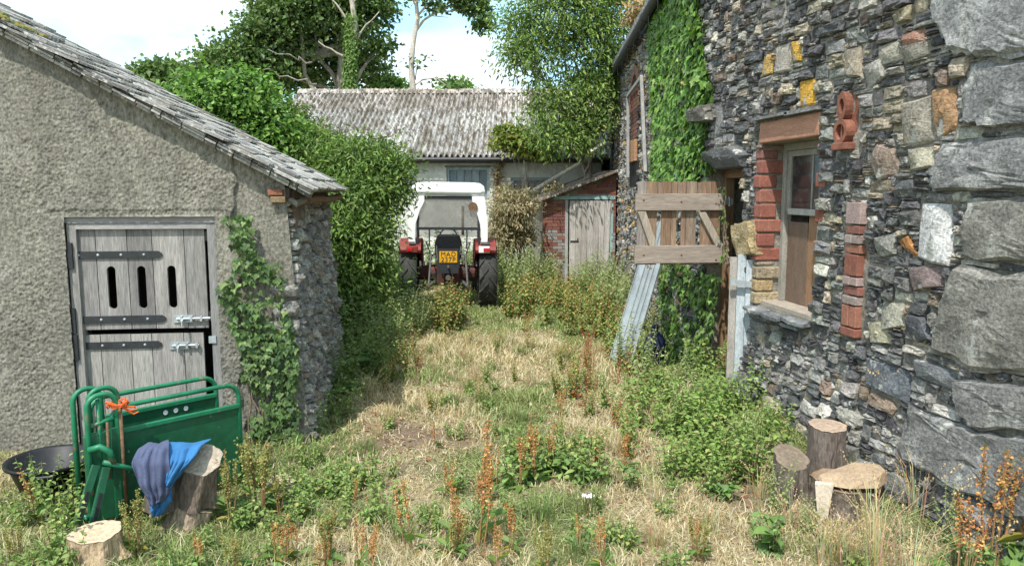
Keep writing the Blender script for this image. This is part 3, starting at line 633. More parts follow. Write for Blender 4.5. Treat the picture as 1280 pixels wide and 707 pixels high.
for pts, col, dp in SPX:
    poly = [nw(*p) for p in pts]; poly = [(max(SC0-.02, a), b) for a, b in poly]
    # order so that faces look outwards
    A = sum(poly[i][0]*poly[(i+1) % len(poly)][1]-poly[(i+1) % len(poly)][0]*poly[i][1] for i in range(len(poly)))
    if A < 0: poly = poly[::-1]
    blocked.append(poly)
    c = (sum(p[0] for p in poly)/len(poly), sum(p[1] for p in poly)/len(poly)); ctr = np.array(fr_near(c[0], c[1], 0))
    r = rock(fr_near, poly, dp, col, rd.random(), 6 if dp > .08 else 2, tilt=.35)
    link('stone', r.mesh('stone', M['stone'], ctr), barn, tuple(ctr-ROOTLOC[barn.name]))
holes = [[(WS0-.02, WZ0-.12), (WS1+.12, WZ0-.12), (WS1+.12, WZ1), (WS1+.02, WZ1+.24), (WS0-.02, WZ1+.24)], [(OS0, -.5), (OS1, -.5), (OS1, OZ1+.02), (OS0, OZ1+.02)],
         [nw(880, 210), nw(880, 186), nw(938, 180), nw(938, 207)], [nw(1048, 190), nw(1048, 120), nw(1078, 120), nw(1078, 188)], [nw(1056, 424), nw(1056, 272), nw(1086, 272), nw(1086, 426)]]
cells = pack(SC0, BY-.0, -.15, 5.0, blocked+holes, (.028, .13), (1.4, 4.0), .02, rd)
lay(fr_near, cells, PAL, barn, rd, (.010, .034), 235)
cells = pack(0, 14.8, -.15, 4.98, [[(4.68, 2.25), (6.17, 2.25), (6.17, 4.2), (5.42, 4.62), (4.68, 4.2)]], (.06, .15), (1.1, 2.6), .04, rd)
lay(fr_far, cells, PALF, barn, rd, (.02, .05), 60)
# gable return at the near corner
cells = pack(WX, 8.5, -.15, 5.0, [], (.10, .25), (1.2, 2.5), .06, rd); lay(lambda s, z, n: (s, SC0-n, z), [c for c in cells], PAL, barn, rd, (.02, .05), 0, name='stone')
# roof slab, eave and gutter
mb = MB()
e0 = [(WX-.25, SC0-.2), (WX-.25, BY), tuple(np.array(fr_far(15, 0, 0)[:2])+fnm*.25)]; rg = [(7.5, SC0-.2), (7.5, BY), (9.6, fr_far(15, 0, 0)[1])]
for i in (0, 1):
    (a, b), (c, d), (e, f), (g, h) = e0[i], e0[i+1], rg[i+1], rg[i]
    mb.hexa([(a, b, 5.03), (g, h, 7.6), (e, f, 7.6), (c, d, 5.03), (a, b, 5.12), (g, h, 7.7), (e, f, 7.7), (c, d, 5.12)], (.16, .16, .17))
mb.build('roof', M['slate'], barn)
mb = MB(); g0 = np.array(fr_far(-.1, 5.0, .2)); g1 = np.array(fr_far(14.6, 4.86, .2)); mb.tube([g0+(g1-g0)*t for t in np.linspace(0, 1, 8)], .075, 12)
for k in range(7): p = g0+(g1-g0)*((k+.5)/7); mb.tube([p-(g1-g0)*.002, p+(g1-g0)*.002], .085, 12)
gt = mb.build('gutter', M['iron'], barn)
for k in range(14):
    p = np.array(fr_far(.6+k, 4.9-.009*k, .2)); mb = MB(); mb.tube([p+(0, 0, .02), p+(0, 0, -.11), np.array(fr_far(.6+k, 4.72, 0))], .012, 6); mb.build('gutter_bracket', M['iron'], gt)
mb = MB(); b0 = np.array(fr_far(9.7, 0, .1)); mb.tube([b0+(0, 0, .1), b0+(0, 0, 4.75)], .055, 10)
for z in (.9, 2.5, 4.1): mb.tube([b0+(0, 0, z), b0+(0, 0, z+.1)], .07, 10)
mb.build('downpipe', M['iron'], barn)
# arched opening blocked with brick and stone, framed by pale poles
fs_ = lambda px, py: (lambda p: (np.dot(p[:2]-np.array([WX, BY]), fdir), p[2]))(onplane(px, py, (WX+fnm[0]*.15, BY+fnm[1]*.15, 0), (fnm[0], fnm[1], 0)))
s0, zt = fs_(808, 120); s1, _ = fs_(789, 120)
aw = thing('arched_window', 'tall arched opening bricked up in the far wall beyond the ivy', 'window', fr_far((s0+s1)/2, 2.2, 0))
sa, sb = 4.75, 6.1; zb0, zb1 = 2.3, 4.42; cs_ = (sa+sb)/2; ra = (sb-sa)/2
for k in range(11):
    t = pi*(k+.5)/11; mb = MB(); c = (cs_+(ra+.08)*cos(t), zb1-ra+(ra+.08)*1.0*sin(t)*1.0)
    t0, t1 = pi*k/11+.02, pi*(k+1)/11-.02
    mb.prism([(cs_+r_*cos(q), zb1-ra+r_*sin(q)) for r_, q in ((ra, t0), (ra+.17, t0), (ra+.17, t1), (ra, t1))], lambda u, v, w: fr_far(u, v, w), .01, .085, (.32+U(-.06, .08), .13, .08)); mb.build('brick', M['brick'], aw)
mb = MB(); mb.prism([(sa, zb0), (sb, zb0)]+[(cs_+ra*cos(t), zb1-ra+ra*sin(t)) for t in np.linspace(0, pi, 12)], lambda u, v, w: fr_far(u, v, w), .01, .062, (.03, .026, .024)); mb.build('recess_shade', M['brick'], aw)  # near-black plate on the wall face; the opening's shade is painted, not hollowed out
for r_ in range(12):
    for c_ in range(4):
        z = zb0+.9+r_*.078; a = sa+.02+c_*.26+(r_ % 2)*.1; b = min(a+.25, sb-.02)
        if z+.07 > zb1-ra+math.sqrt(max(0, ra**2-max(abs(a-cs_), abs(b-cs_))**2)): continue
        mb = MB(); mb.prism([(a, z), (b, z), (b, z+.068), (a, z+.068)], lambda u, v, w: fr_far(u, v, w), .05, .075, (.22+U(-.05, .08), .10, .07)); mb.build('brick', M['brick'], aw)
mb = MB(); mb.prism([(sa+.1, 2.75), (sb-.1, 2.75), (sb-.12, 3.18), (sa+.12, 3.16)], lambda u, v, w: fr_far(u, v, w), .06, .12, (.36, .2, .11)); mb.build('boarded_panel', M['woodh'], aw, bevel=.01)
for (pa, pb, nm_) in (((786, 120), (786, 222), 0), ((803, 95), (808, 215), 1), ((786, 120), (803, 97), 2)):
    a, b = fs_(*pa), fs_(*pb); A = np.array(fr_far(a[0], a[1], .17)); B = np.array(fr_far(b[0], b[1], .17)); mb = MB()
    mb.beam(A, B, .06, .05, (fnm[0], fnm[1], 0) if nm_ == 2 else (fnm[0], fnm[1], .01), (.27, .265, .25)); o = mb.build('pole', M['wood'], aw)
# terracotta ornament and the strip of old brick beside the window
orn = thing('terracotta_ornament', 'red terracotta fragment built into the rubble right of the window', 'ornament', fr_near(nw(1062, 155)[0], nw(1062, 155)[1], 0))
sA, zA = nw(1062, 165); rr = .085
def ringm(cs0, cz0, r, t, w0, w1, ry=1.0):
    m_ = MB(); n = 18
    pr = [(cs0+(r+e)*cos(2*pi*k/n), cz0+(r+e)*ry*sin(2*pi*k/n)) for e in (t, 0) for k in range(n)]
    vs = [fr_near(a, b, w) for w in (w0, w1) for a, b in pr]
    fs = []
    for k in range(n):
        j = (k+1) % n; fs += [(2*n+k, 2*n+j, 3*n+j, 3*n+k), (k, 2*n+k, 2*n+j, j), (n+j, 3*n+j, 3*n+k, n+k)]
    return m_.add(vs, fs, (1, 1, 1))
ringm(sA, zA, .062, .035, -.02, .085).build('lower_ring', M['terra'], orn)
ringm(sA+.01, zA+.20, .035, .03, -.02, .075, 1.7).build('upper_ring', M['terra'], orn)
mb = MB(); mb.prism([(sA-.11, zA-.14), (sA+.11, zA-.14), (sA+.11, zA-.085), (sA-.11, zA-.085)], fr_near, -.02, .09); mb.build('base_bar', M['terra'], orn, bevel=.006)
mb = MB(); mb.prism([(sA-.008, zA-.1), (sA+.008, zA-.1), (sA+.008, zA+.06), (sA-.008, zA+.06)], fr_near, -.02, .07); mb.prism([(sA-.115, zA-.145), (sA+.12, zA-.145), (sA+.12, zA+.34), (sA-.115, zA+.34)], fr_near, -.03, .006); mb.build('backing', M['terra'], orn)
zz = nw(1070, 420)[1]; k = 0
while zz < nw(1070, 278)[1]:
    h = .075+.1*(k % 4 == 1); s_ = nw(1072, 350)[0]; col = [(.33, .12, .08), (.42, .17, .11), (.38, .28, .24), (.30, .12, .09), (.45, .30, .26)][k % 5]
    for (a, b) in (((s_-.09, s_+.0), (s_+.01, s_+.1)) if k % 3 else ((s_-.1, s_+.1),)):
        mb = MB(); mb.prism([(a, zz), (b, zz), (b, zz+h-.012), (a, zz+h-.01)], fr_near, -.02, .05+U(0, .02), col); mb.build('brick', M['brick'], barn, bevel=.006)
    zz += h; k += 1
# window in the near wall
win = thing('sash_window', 'old grey wooden sash window set deep in the stone wall beneath a pink lintel', 'window', (WX+.28, (WS0+WS1)/2, WZ0))
mb = MB(); mb.box(WX-.035, WX+.26, WS0-.02, WS1+.03, WZ1+.002, WZ1+.2); mb.build('lintel', M['sandstone'], barn, bevel=.012)
for k, (a, b, t) in enumerate(((WS0-.05, WS0+.5, .03), (WS0+.45, WS1+.12, .026))):
    mb = MB(); mb.box(WX-.09, WX+.1, a, b, WZ1+.215+.01*k, WZ1+.215+t+.01*k, (.2, .2, .2)); mb.build('drip_slate', M['stone'], barn)
bz = WZ0; k = 0; hs = [.13, .125, .13, .05, .14, .145, .14, .15, .145, .14, .145, .10, .06]; rd2 = random.Random(4)
bc = [(.34, .28, .18), (.36, .27, .15), (.35, .29, .2), (.3, .26, .2), (.36, .12, .08), (.33, .11, .075), (.40, .15, .10), (.36, .125, .085), (.42, .16, .11), (.37, .13, .09), (.33, .12, .085), (.30, .13, .1), (.34, .2, .15)]
while k < len(hs) and bz < WZ1-.02:
    h = min(hs[k], WZ1-bz-.004); j = rd2.uniform(-.012, .012); mb = MB()
    x1 = WX+.22-(.07 if k % 2 else 0)
    mb.box(WX-.028+rd2.uniform(-.012, .01), x1, WS1-.02+j, WS1+.1+.03*(k % 2), bz+.008, bz+h-.006, bc[k])
    mb.build('brick' if k > 3 else 'jamb_stone', M['brick'] if k > 3 else M['stone'], barn, bevel=.014)
    if k > 3:
        mb = MB(); mb.box(WX-.026, WX+.2, WS0-.1-.04*(k % 2), WS0+.012+j, bz+.008, bz+h-.006, bc[(k+3) % 9+4]); 
        if k % 2: mb.build('brick', M['brick'], barn, bevel=.014)
    bz += h; k += 1
wf = (.30, .285, .25); FX = WX+.20
def wbox(nm, s0, s1, z0, z1, x0=FX, x1=FX+.08, c=wf, m_='painted', par=None): m2 = MB(); m2.box(x0, x1, s0, s1, z0, z1, c); return m2.build(nm, M[m_], par or win, bevel=.004)
wbox('frame', WS0, WS0+.07, WZ0+.05, WZ1-.003); wbox('frame', WS1-.085, WS1-.016, WZ0+.05, WZ1-.003); wbox('frame', WS0+.072, WS1-.087, WZ1-.07, WZ1-.003)
wbox('sill', WS0+.0, WS1-.02, WZ0+.002, WZ0+.048, WX+.02, FX+.1, (.33, .29, .24))
zm = nw(1010, 270)[1]+.02
us = wbox('upper_sash', WS0+.072, WS0+.13, zm, WZ1-.072, FX+.02, FX+.06); wbox('rail', WS1-.15, WS1-.088, zm, WZ1-.072, FX+.02, FX+.06, par=us); wbox('rail', WS0+.132, WS1-.152, zm-.03, zm+.03, FX+.0, FX+.06, (.36, .35, .32), par=us); wbox('rail', WS0+.132, WS1-.152, WZ1-.13, WZ1-.073, FX+.02, FX+.06, par=us)
wbox('glazing_bar', (WS0+WS1)/2-.012, (WS0+WS1)/2+.012, zm+.031, WZ1-.131, FX+.03, FX+.055, par=us)
wbox('pane', WS0+.131, (WS0+WS1)/2-.013, zm+.031, WZ1-.131, FX+.038, FX+.042, m_='glassd', par=us); wbox('pane', (WS0+WS1)/2+.013, WS1-.151, zm+.031, WZ1-.131, FX+.038, FX+.042, m_='glassd', par=us)
ls = wbox('lower_board', WS0+.072, WS0+.6, WZ0+.05, zm-.032, FX+.05, FX+.07, (.28, .16, .09)); wbox('lower_board', WS0+.604, WS1-.09, WZ0+.05, zm-.1, FX+.045, FX+.065, (.16, .11, .08))
for (a, b, z, t, o_) in ((WS0-.02, WS0+.45, WZ0-.035, .03, .10), (WS0+.4, WS0+.85, WZ0-.05, .03, .12), (WS0+.75, WS1+.1, WZ0-.04, .028, .14), (WS0+.1, WS0+.7, WZ0-.09, .03, .07), (WS0+.6, WS1+.05, WZ0-.1, .035, .08)):
    mb = MB(); mb.prism([(WX-o_, a+.03), (WX+.2, a), (WX+.2, b), (WX-o_+.02, b-.02), (WX-o_-.01, (a+b)/2)], lambda u, v, w: (u, v, z+w+(u-WX)*.12), 0, t, (.17, .18, .19)); mb.build('sill_slate', M['stone'], barn)
# doorway slab
mb = MB(); sl0, sl1 = OS0-.12, OS1+.14
r = rock(lambda s, z, n: fr_near(s, z, n), [(sl0, OZ1+.0), (sl1, OZ1-.01), (sl1+.03, OZ1+.1), (sl1-.2, OZ1+.2), (sl0+.3, OZ1+.24), (sl0-.03, OZ1+.12)], .16, (.12, .125, .13), .3, 3, back=-.25, tilt=.15); r.build('door_lintel', M['stone'], barn)
dfr = thing('doorway_frame', 'brown wooden door post standing in the dark barn doorway', 'door frame', (WX+.2, OS0, 0))
mb = MB(); mb.box(WX+.16, WX+.26, OS0+.1, OS0+.2, 0, 2.3, (.20, .11, .06)); mb.build('post', M['wood'], dfr)
mb = MB(); mb.box(WX+.16, WX+.26, OS1-.1, OS1-.01, 0, 2.36, (.26, .16, .09)); mb.build('post', M['wood'], dfr)
mb = MB(); mb.box(WX+.15, WX+.24, OS0+.1, OS1-.01, 2.34, 2.435, (.22, .13, .08)); mb.build('head', M['woodh'], dfr)
# upper half-door: swung open, square to the wall
sh = thing('upper_half_door', 'brown plank half door with two rails and slanting braces hanging open', 'door', (WX-.05, 8.2, 1.3))
def SH(px, py, dy=0): return atY(px, py, 8.2+dy)
cols = [(.27, .24, .22), (.26, .18, .12), (.23, .15, .10), (.27, .19, .13), (.25, .17, .12), (.26, .20, .15), (.24, .16, .11), (.22, .14, .09)]
pe = [797, 808, 823, 839, 849, 855, 872, 876, 886, 901]; pe = [(797, 807.5), (808, 821), (827, 838.5), (839, 845.5), (852, 857), (857.5, 870), (876, 888), (888.5, 900)]
for i, (a, b) in enumerate(pe):
    zt_ = 2.3; z0 = SH(a, 333)[2]; xa, xb_ = SH(a, 280)[0], SH(b, 280)[0]; mb = MB(); mb.box(xa, xb_, 8.205, 8.23, z0+.02, zt_-.004*random.random(), cols[i]); mb.build('plank', M['wood'], sh)
for i, (a, b) in enumerate(((808, 827), (846, 852), (871, 876))): # short upper pieces that close the gaps above the top rail
    xa, xb_ = SH(a, 280)[0]+.003, SH(b, 280)[0]-.003; mb = MB(); mb.box(max(xa, SH(821.5, 280)[0]) if i == 0 else xa, xb_, 8.206, 8.229, SH(800, 262)[2], 2.29, (.25, .18, .13)); mb.build('plank', M['wood'], sh)
mb = MB(); xa, xe = SH(794, 250)[0], SH(903, 250)[0]; mb.box(xa, xe, 8.155, 8.203, SH(800, 263)[2], SH(800, 242)[2], (.31, .26, .22)); mb.build('rail', M['woodh'], sh, bevel=.004)
mb = MB(); mb.box(xa, xe, 8.155, 8.203, SH(800, 329)[2], SH(800, 307)[2], (.31, .26, .22)); mb.build('rail', M['woodh'], sh, bevel=.004)
for (p, q) in (((801, 264), (816, 307)), ((876, 265), (898, 307))):
    A, B = SH(*p), SH(*q); A[1] = B[1] = 8.18; mb = MB(); w = .045
    mb.prism([(A[0]-w, A[2]), (A[0]+w, A[2]), (B[0]+w, B[2]), (B[0]-w, B[2])], lambda u, v, t: (u, t, v), 8.158, 8.202, (.38, .33, .27)); mb.build('brace', M['wood'], sh, bevel=.003)
mb = MB()
for p in ((803, 250), (850, 252), (893, 254), (803, 318), (850, 318), (893, 324)): c = SH(*p); mb.lathe([(.012, 0), (.009, .006), (.001, .008)], (c[0], 8.155, c[2]), (0, -1, 0), 8)
mb.build('bolt_head', M['rust'], sh)
for z in (SH(905, 252)[2], SH(905, 325)[2]): mb = MB(); mb.box(xe-.02, xe+.14, 8.235, 8.243, z-.035, z+.035); mb.tube([(xe+.1, 8.24, z-.05), (xe+.1, 8.24, z+.05)], .014, 8); mb.build('hinge', M['galv'], sh)
# lower half-door, ajar and seen nearly edge on
lh = thing('lower_half_door', 'pale blue-grey plank half door ajar in the barn doorway', 'door', (WX-.02, 7.6, 0))
pc = (.42, .47, .50)
for i, (a, b, c) in enumerate(((912, 921, (.34, .31, .28)), (921.5, 932, pc), (932.5, 942, (.44, .49, .53)))):
    p0, p1 = atY(a, 345, 7.45-.05*i), atY(b, 345, 7.42-.05*i); z1 = (1.52, 1.55, 1.50)[i]
    mb = MB(); mb.hexa([(p0[0], p0[1], .03), (p1[0], p1[1], .03), (p1[0]+.02, p1[1]+.03, .03), (p0[0]+.02, p0[1]+.03, .03), (p0[0], p0[1], z1), (p1[0], p1[1], z1), (p1[0]+.02, p1[1]+.03, z1), (p0[0]+.02, p0[1]+.03, z1)], c); mb.build('plank', M['painted'], lh)
for py in (352, 470):
    p0, p1 = atY(912, py, 7.38), atY(942, py+4, 7.30); mb = MB(); mb.beam(p0, p1, .05, .006, (0, 0, 1)); o = mb
    mb = MB(); mb.hexa([(p0[0], p0[1]-.02, p0[2]-.03), (p1[0], p1[1]-.02, p1[2]-.03), (p1[0], p1[1], p1[2]-.03), (p0[0], p0[1], p0[2]-.03), (p0[0], p0[1]-.02, p0[2]+.03), (p1[0], p1[1]-.02, p1[2]+.03), (p1[0], p1[1], p1[2]+.03), (p0[0], p0[1], p0[2]+.03)]); mb.build('strap', M['galv'], lh)
# ================================================================== FAR BUILDING
FT = R(8); FU = np.array([cos(FT), -sin(FT)]); FB = np.array([sin(FT), cos(FT)])     # along the wall, and away from the camera
FO = atY(600, 200, 20.0); FO2 = FO[:2]
def ff(u, z, n=0): p = FO2+FU*u-FB*n; return (p[0], p[1], z)       # n: out of the wall towards the camera
def fpx(px, py, n=0):
    p = onplane(px, py, (FO2[0]-FB[0]*n, FO2[1]-FB[1]*n, 0), (FB[0], FB[1], 0)); return float(np.dot(p[:2]-FO2, FU)), p[2]
far = thing('whitewashed_farm_building', 'long low whitewashed building under a lichen-streaked corrugated roof', 'building', (FO2[0], FO2[1], 0))
ez = fpx(600, 198)[1]; uL, uR = fpx(330, 200)[0], fpx(752, 200)[0]
w1 = fpx(558, 209), fpx(612, 250); w2 = fpx(639, 222), fpx(700, 262)
def fbox(mb, u0, u1, z0, z1, n0, n1, col=(1, 1, 1)): mb.prism([(u0, z0), (u1, z0), (u1, z1), (u0, z1)], lambda u, v, w: ff(u, v, w), n0, n1, col)
mb = MB()
W1a, W1b, W1t, W1z = w1[0][0], w1[1][0], w1[0][1], w1[1][1]; W2a, W2b, W2t, W2z = w2[0][0], w2[1][0], w2[0][1], w2[1][1]
for (a, b, c, d) in ((uL, W1a, -.3, ez), (W1a, W1b, W1t, ez), (W1a, W1b, -.3, W1z), (W1b, W2a, -.3, ez), (W2a, W2b, W2t, ez), (W2a, W2b, -.3, W2z), (W2b, uR, -.3, ez)): fbox(mb, a, b, c, d, -.35, 0)
fbox(mb, uL, uR, -.3, ez, -7.9, -7.6)
mb.prism([(0, -.3), (7.9, -.3), (7.9, ez), (4.0, ez+2.1), (0, ez)], lambda u, v, w: ff(w, v, -u), uL, uL+.3); mb.prism([(0, -.3), (7.9, -.3), (7.9, ez), (4.0, ez+2.1), (0, ez)], lambda u, v, w: ff(w, v, -u), uR-.3, uR)
mb.build('wall', M['white_render'], far)
# roof
RB = 4.1; rz = onplane(600, 114, (FO2[0]+FB[0]*RB, FO2[1]+FB[1]*RB, 0), (FB[0], FB[1], 0))[2]; EZ = ez+.05
sl_ = math.atan((rz-EZ)/(RB+.3)); Lr = (RB+.3)/cos(sl_)
def fr_r(u, q, h): # q up the slope from the eave
    return ff(u, EZ+q*sin(sl_)+h*cos(sl_), .3-q*cos(sl_)+h*sin(sl_))
mb = MB(); mb.prism([(uL-.2, -.02), (uR+.2, -.02), (uR+.2, Lr-.02), (uL-.2, Lr-.02)], lambda u, v, w: fr_r(u, v, w), -.10, -.055, (.1, .09, .08))
mb.prism([(uL-.2, 0), (uR+.2, 0), (uR+.2, RB+.3), (uL-.2, RB+.3)], lambda u, v, w: ff(u, rz-v*math.tan(sl_)+w, -RB-v), -.03, .03, (.3, .29, .27))
roof2 = mb.build('roof', M['asbestos'], far)
def corr(u0, q0, wd, ln, h, col, amp=.055, pitch=.146):
    n = max(2, int(round(wd/pitch)))*8; V = []; 
    for j in range(2):
        for i in range(n+1):
            u = u0+wd*i/n; V.append(fr_r(u, q0+ln*j, h+(.012 if j == 0 else 0)+amp*math.cos(2*pi*(u-uL)/pitch)))
    m_ = MB(); m_.add(V, [(i, i+1, n+2+i, n+1+i) for i in range(n)], col); m_.add([(v[0], v[1], v[2]-.012) for v in V[:n+1]]+V[:n+1], [(i, i+1, n+2+i, n+1+i) for i in range(n)], col); return m_
sw = .146*7; u = uL-.15; ci = 0; rd = random.Random(2)
while u < uR+.1:
    for r_ in range(3):
        q = r_*(Lr/3)-.03; c = rd.choice([(.38, .375, .36), (.33, .32, .305), (.44, .435, .415), (.28, .27, .25)])
        if r_ == 2: c = tuple(x*y for x, y in zip(c, (1.0, .93, .9)))
        ln = Lr/3+.1; gap = 0
        if r_ == 2 and ci in (4, 6, 8, 9): ln -= .22
        corr(u, q, sw-.01, ln, .012*r_+rd.uniform(-.006, .012), c).build('roof_sheet', M['asbestos'], roof2, smooth=True)
    u += sw; ci += 1
u = uL-.2; 
while u < uR:
    mb = MB(); c = rd.choice([(.42, .40, .37), (.34, .31, .28), (.40, .33, .28)]); dz = rd.uniform(-.012, .012)
    mb.prism([(-.26, -.09), (-.13, .02), (0, .07), (.13, .02), (.26, -.09), (.22, -.10), (0, .04), (-.22, -.10)], lambda a, b, w: ff(w, rz+b+dz, -RB-a), u, u+.98, c); mb.build('ridge_tile', M['asbestos'], roof2); u += 1.0
mb = MB(); p = [ff(a, EZ-.09, .36) for a in np.linspace(uL-.2, uR, 6)]; mb.tube(p, .06, 8); mb.build('gutter', M['iron'], far)
mb = MB(); fbox(mb, uL-.1, uR, ez-.12, ez-.005, .002, .04, (.13, .12, .11)); mb.build('fascia', M['wood'], far)
# windows
def fwin(name, a, b, zt, zb, boards):
    f = MB(); c = (.33, .42, .46); t = .07
    fbox(f, a+.003, a+t, zb, zt-.003, -.12, -.04, c); fbox(f, b-t, b-.003, zb, zt-.003, -.12, -.04, c); fbox(f, a+t, b-t, zt-t, zt-.003, -.12, -.04, c); fr = f.build(name, M['painted'], far)
    x = a+t; n = len(boards); w = (b-a-2*t)/n
    for k, bc_ in enumerate(boards): m_ = MB(); fbox(m_, x+k*w+.006, x+(k+1)*w-.006, zb, zt-t-.004, -.11, -.08, bc_); m_.build('board', M['painted'], fr)
    return fr
fwin('boarded_window', W1a, W1b, W1t, W1z, [(.22, .27, .31), (.27, .33, .37), (.24, .29, .33), (.3, .36, .40), (.20, .24, .27)])
fwin('boarded_window', W2a, W2b, W2t, W2z, [(.27, .25, .23), (.30, .28, .26), (.26, .25, .23), (.31, .29, .27), (.25, .24, .22), (.29, .27, .25)])
mb = MB(); fbox(mb, W1a-.04, W1b+.04, W1t+.003, W1t+.04, .002, .05, (.2, .2, .19)); mb.build('lintel_edge', M['stone'], far)
mb = MB(); a, z = fpx(654, 200); fbox(mb, a, a+.12, z-.02-.25, z+.0, .002, .09, (.7, .69, .65)); mb.build('vent_block', M['white_render'], far, bevel=.01)
mb = MB(); a, z = fpx(621, 205, .12); mb.tube([ff(a+.1, ez-.15, .3), ff(a+.08, ez-.25, .2), ff(a, ez-.4, .1), ff(a, 1.6, .1), ff(a, 0, .1)], [.045, .045, .045, .045, .045], 8); 
for z in (ez-.5, 1.6): mb.tube([ff(a, z, .1), ff(a, z+.09, .1)], .06, 8)
mb.build('downpipe', M['rust'], far)
# ================================================================== BRICK LEAN-TO
SY = 17.6
def s_(px, py, dy=0): p = atY(px, py, SY+dy); return p[0], p[2]
bx0, bx1 = s_(679, 300)[0], s_(769, 300)[0]; da, db = s_(706, 300)[0], s_(764, 300)[0]; dt = s_(735, 250)[1]
lean = thing('brick_outhouse', 'small red brick lean-to with a grey plank door and pale blue lintel', 'outhouse', (bx0, SY, 0))
rl = s_(672, 251); rr_ = s_(767, 214); rsl = (rr_[1]-rl[1])/(rr_[0]-rl[0]); rtop = lambda x: rl[1]+(x-rl[0])*rsl-.05
mb = MB()
def lw(x0, x1, z0, t0=None, t1=None): mb.hexa([(x0, SY+.02, z0), (x1, SY+.02, z0), (x1, SY+.22, z0), (x0, SY+.22, z0), (x0, SY+.02, rtop(x0) if t0 is None else t0), (x1, SY+.02, rtop(x1) if t1 is None else t1), (x1, SY+.22, rtop(x1) if t1 is None else t1), (x0, SY+.22, rtop(x0) if t0 is None else t0)])
lw(bx0, da, -.2); lw(da, db, dt+.1); lw(db, bx1, -.2)
mb.hexa([(bx0, SY+.22, -.2), (bx0+.22, SY+.22, -.2), (bx0+.22, 19.6, -.2), (bx0, 19.6, -.2), (bx0, SY+.22, rtop(bx0)), (bx0+.22, SY+.22, rtop(bx0+.22)), (bx0+.22, 19.6, rtop(bx0+.22)), (bx0, 19.6, rtop(bx0))])
mb.build('wall_core', M['mortar'], lean)
z = -.08; r_ = 0; rd = random.Random(6); bm = []
for c in [(.30, .10, .07), (.36, .14, .09), (.26, .10, .08), (.33, .13, .09), (.40, .18, .11), (.22, .10, .08), (.40, .34, .30), (.34, .27, .23)]:
    for w in (.222,): m_ = MB(); m_.box(0, w, 0, .1, 0, .066, c); bm.append(m_.mesh('brick', M['brick']))
while z < 3:
    x = bx0-.005-(.115 if r_ % 2 else 0)
    while x < bx1:
        a, b = max(x, bx0-.005), min(x+.222, bx1)
        if not (a >= da-.02 and b <= db+.02 and z < dt+.1):
            if a < da < b and z < dt+.1: b = da
            if a < db < b and z < dt+.1: a = db
            if b-a > .04 and z+.07 < rtop(a)+.01:
                low = z < dt-.75; k = rd.choice([6, 7, 6, 2, 7]) if low and rd.random() < .7 else rd.choice([0, 1, 2, 3, 4, 5, 0, 1])
                o = link('brick', bm[k], lean, (a-bx0, rd.uniform(-.004, .004), z)); o.scale = ((b-a)/.222, 1, 1)
        x += .234
    z += .076; r_ += 1
mb = MB(); mb.box(s_(692, 250)[0], bx1-.02, SY-.02, SY+.12, dt+.012, dt+.095, (.30, .44, .43)); mb.build('lintel', M['painted'], lean)
mb = MB(); mb.box(da+.003, da+.075, SY+.0, SY+.1, 0, dt+.01, (.36, .37, .36)); mb.build('frame', M['painted'], lean); mb = MB(); mb.box(db-.03, db+.04, SY+.0, SY+.1, 0, dt+.01, (.3, .44, .42)); mb.build('frame', M['painted'], lean)
dr = thing('plank_door', 'pale weathered plank door of the brick lean-to sagging on its hinges', 'door', ((da+db)/2, SY, 0)); dr.parent = lean; dr.location = ((da+db)/2-bx0, 0, 0)
for k_ in ('label', 'category'): del dr[k_]
dr['label'] = 'pale weathered plank door sagging on its hinges'
n = 7; a0 = da+.10; wd = (db-.03-a0)/n
for k in range(n):
    mb = MB(); x = a0+k*wd; lean_ = .0+.035*(k > 4); mb.hexa([(x+.004-lean_, SY-.035, .1+U(0, .05)), (x+wd-.004-lean_, SY-.035, .1), (x+wd-.004-lean_, SY-.01, .1), (x+.004-lean_, SY-.01, .1), (x+.004, SY-.035, dt-.015), (x+wd-.004, SY-.035, dt-.015), (x+wd-.004, SY-.01, dt-.015), (x+.004, SY-.01, dt-.015)], rd.choice([(.46, .43, .40), (.40, .37, .34), (.50, .47, .44), (.36, .33, .30)])); mb.build('plank', M['wood'], dr)
mb = MB(); mb.box(a0+.02, a0+.22, SY-.05, SY-.036, 1.0, 1.03); mb.tube([(a0+.2, SY-.05, 1.015), (a0+.2, SY-.05, 1.09)], .012, 6); mb.build('latch', M['iron'], dr)
mb = MB(); x0, x1 = rl[0], rr_[0]+.05; mb.hexa([(x0, SY-.22, rl[1]-.02), (x1, SY-.22, rr_[1]-.02), (x1, 19.8, rr_[1]-.02), (x0, 19.8, rl[1]-.02), (x0, SY-.22, rl[1]+.03), (x1, SY-.22, rr_[1]+.03), (x1, 19.8, rr_[1]+.03), (x0, 19.8, rl[1]+.03)], (.16, .12, .09)); mb.build('roof', M['slate'], lean)

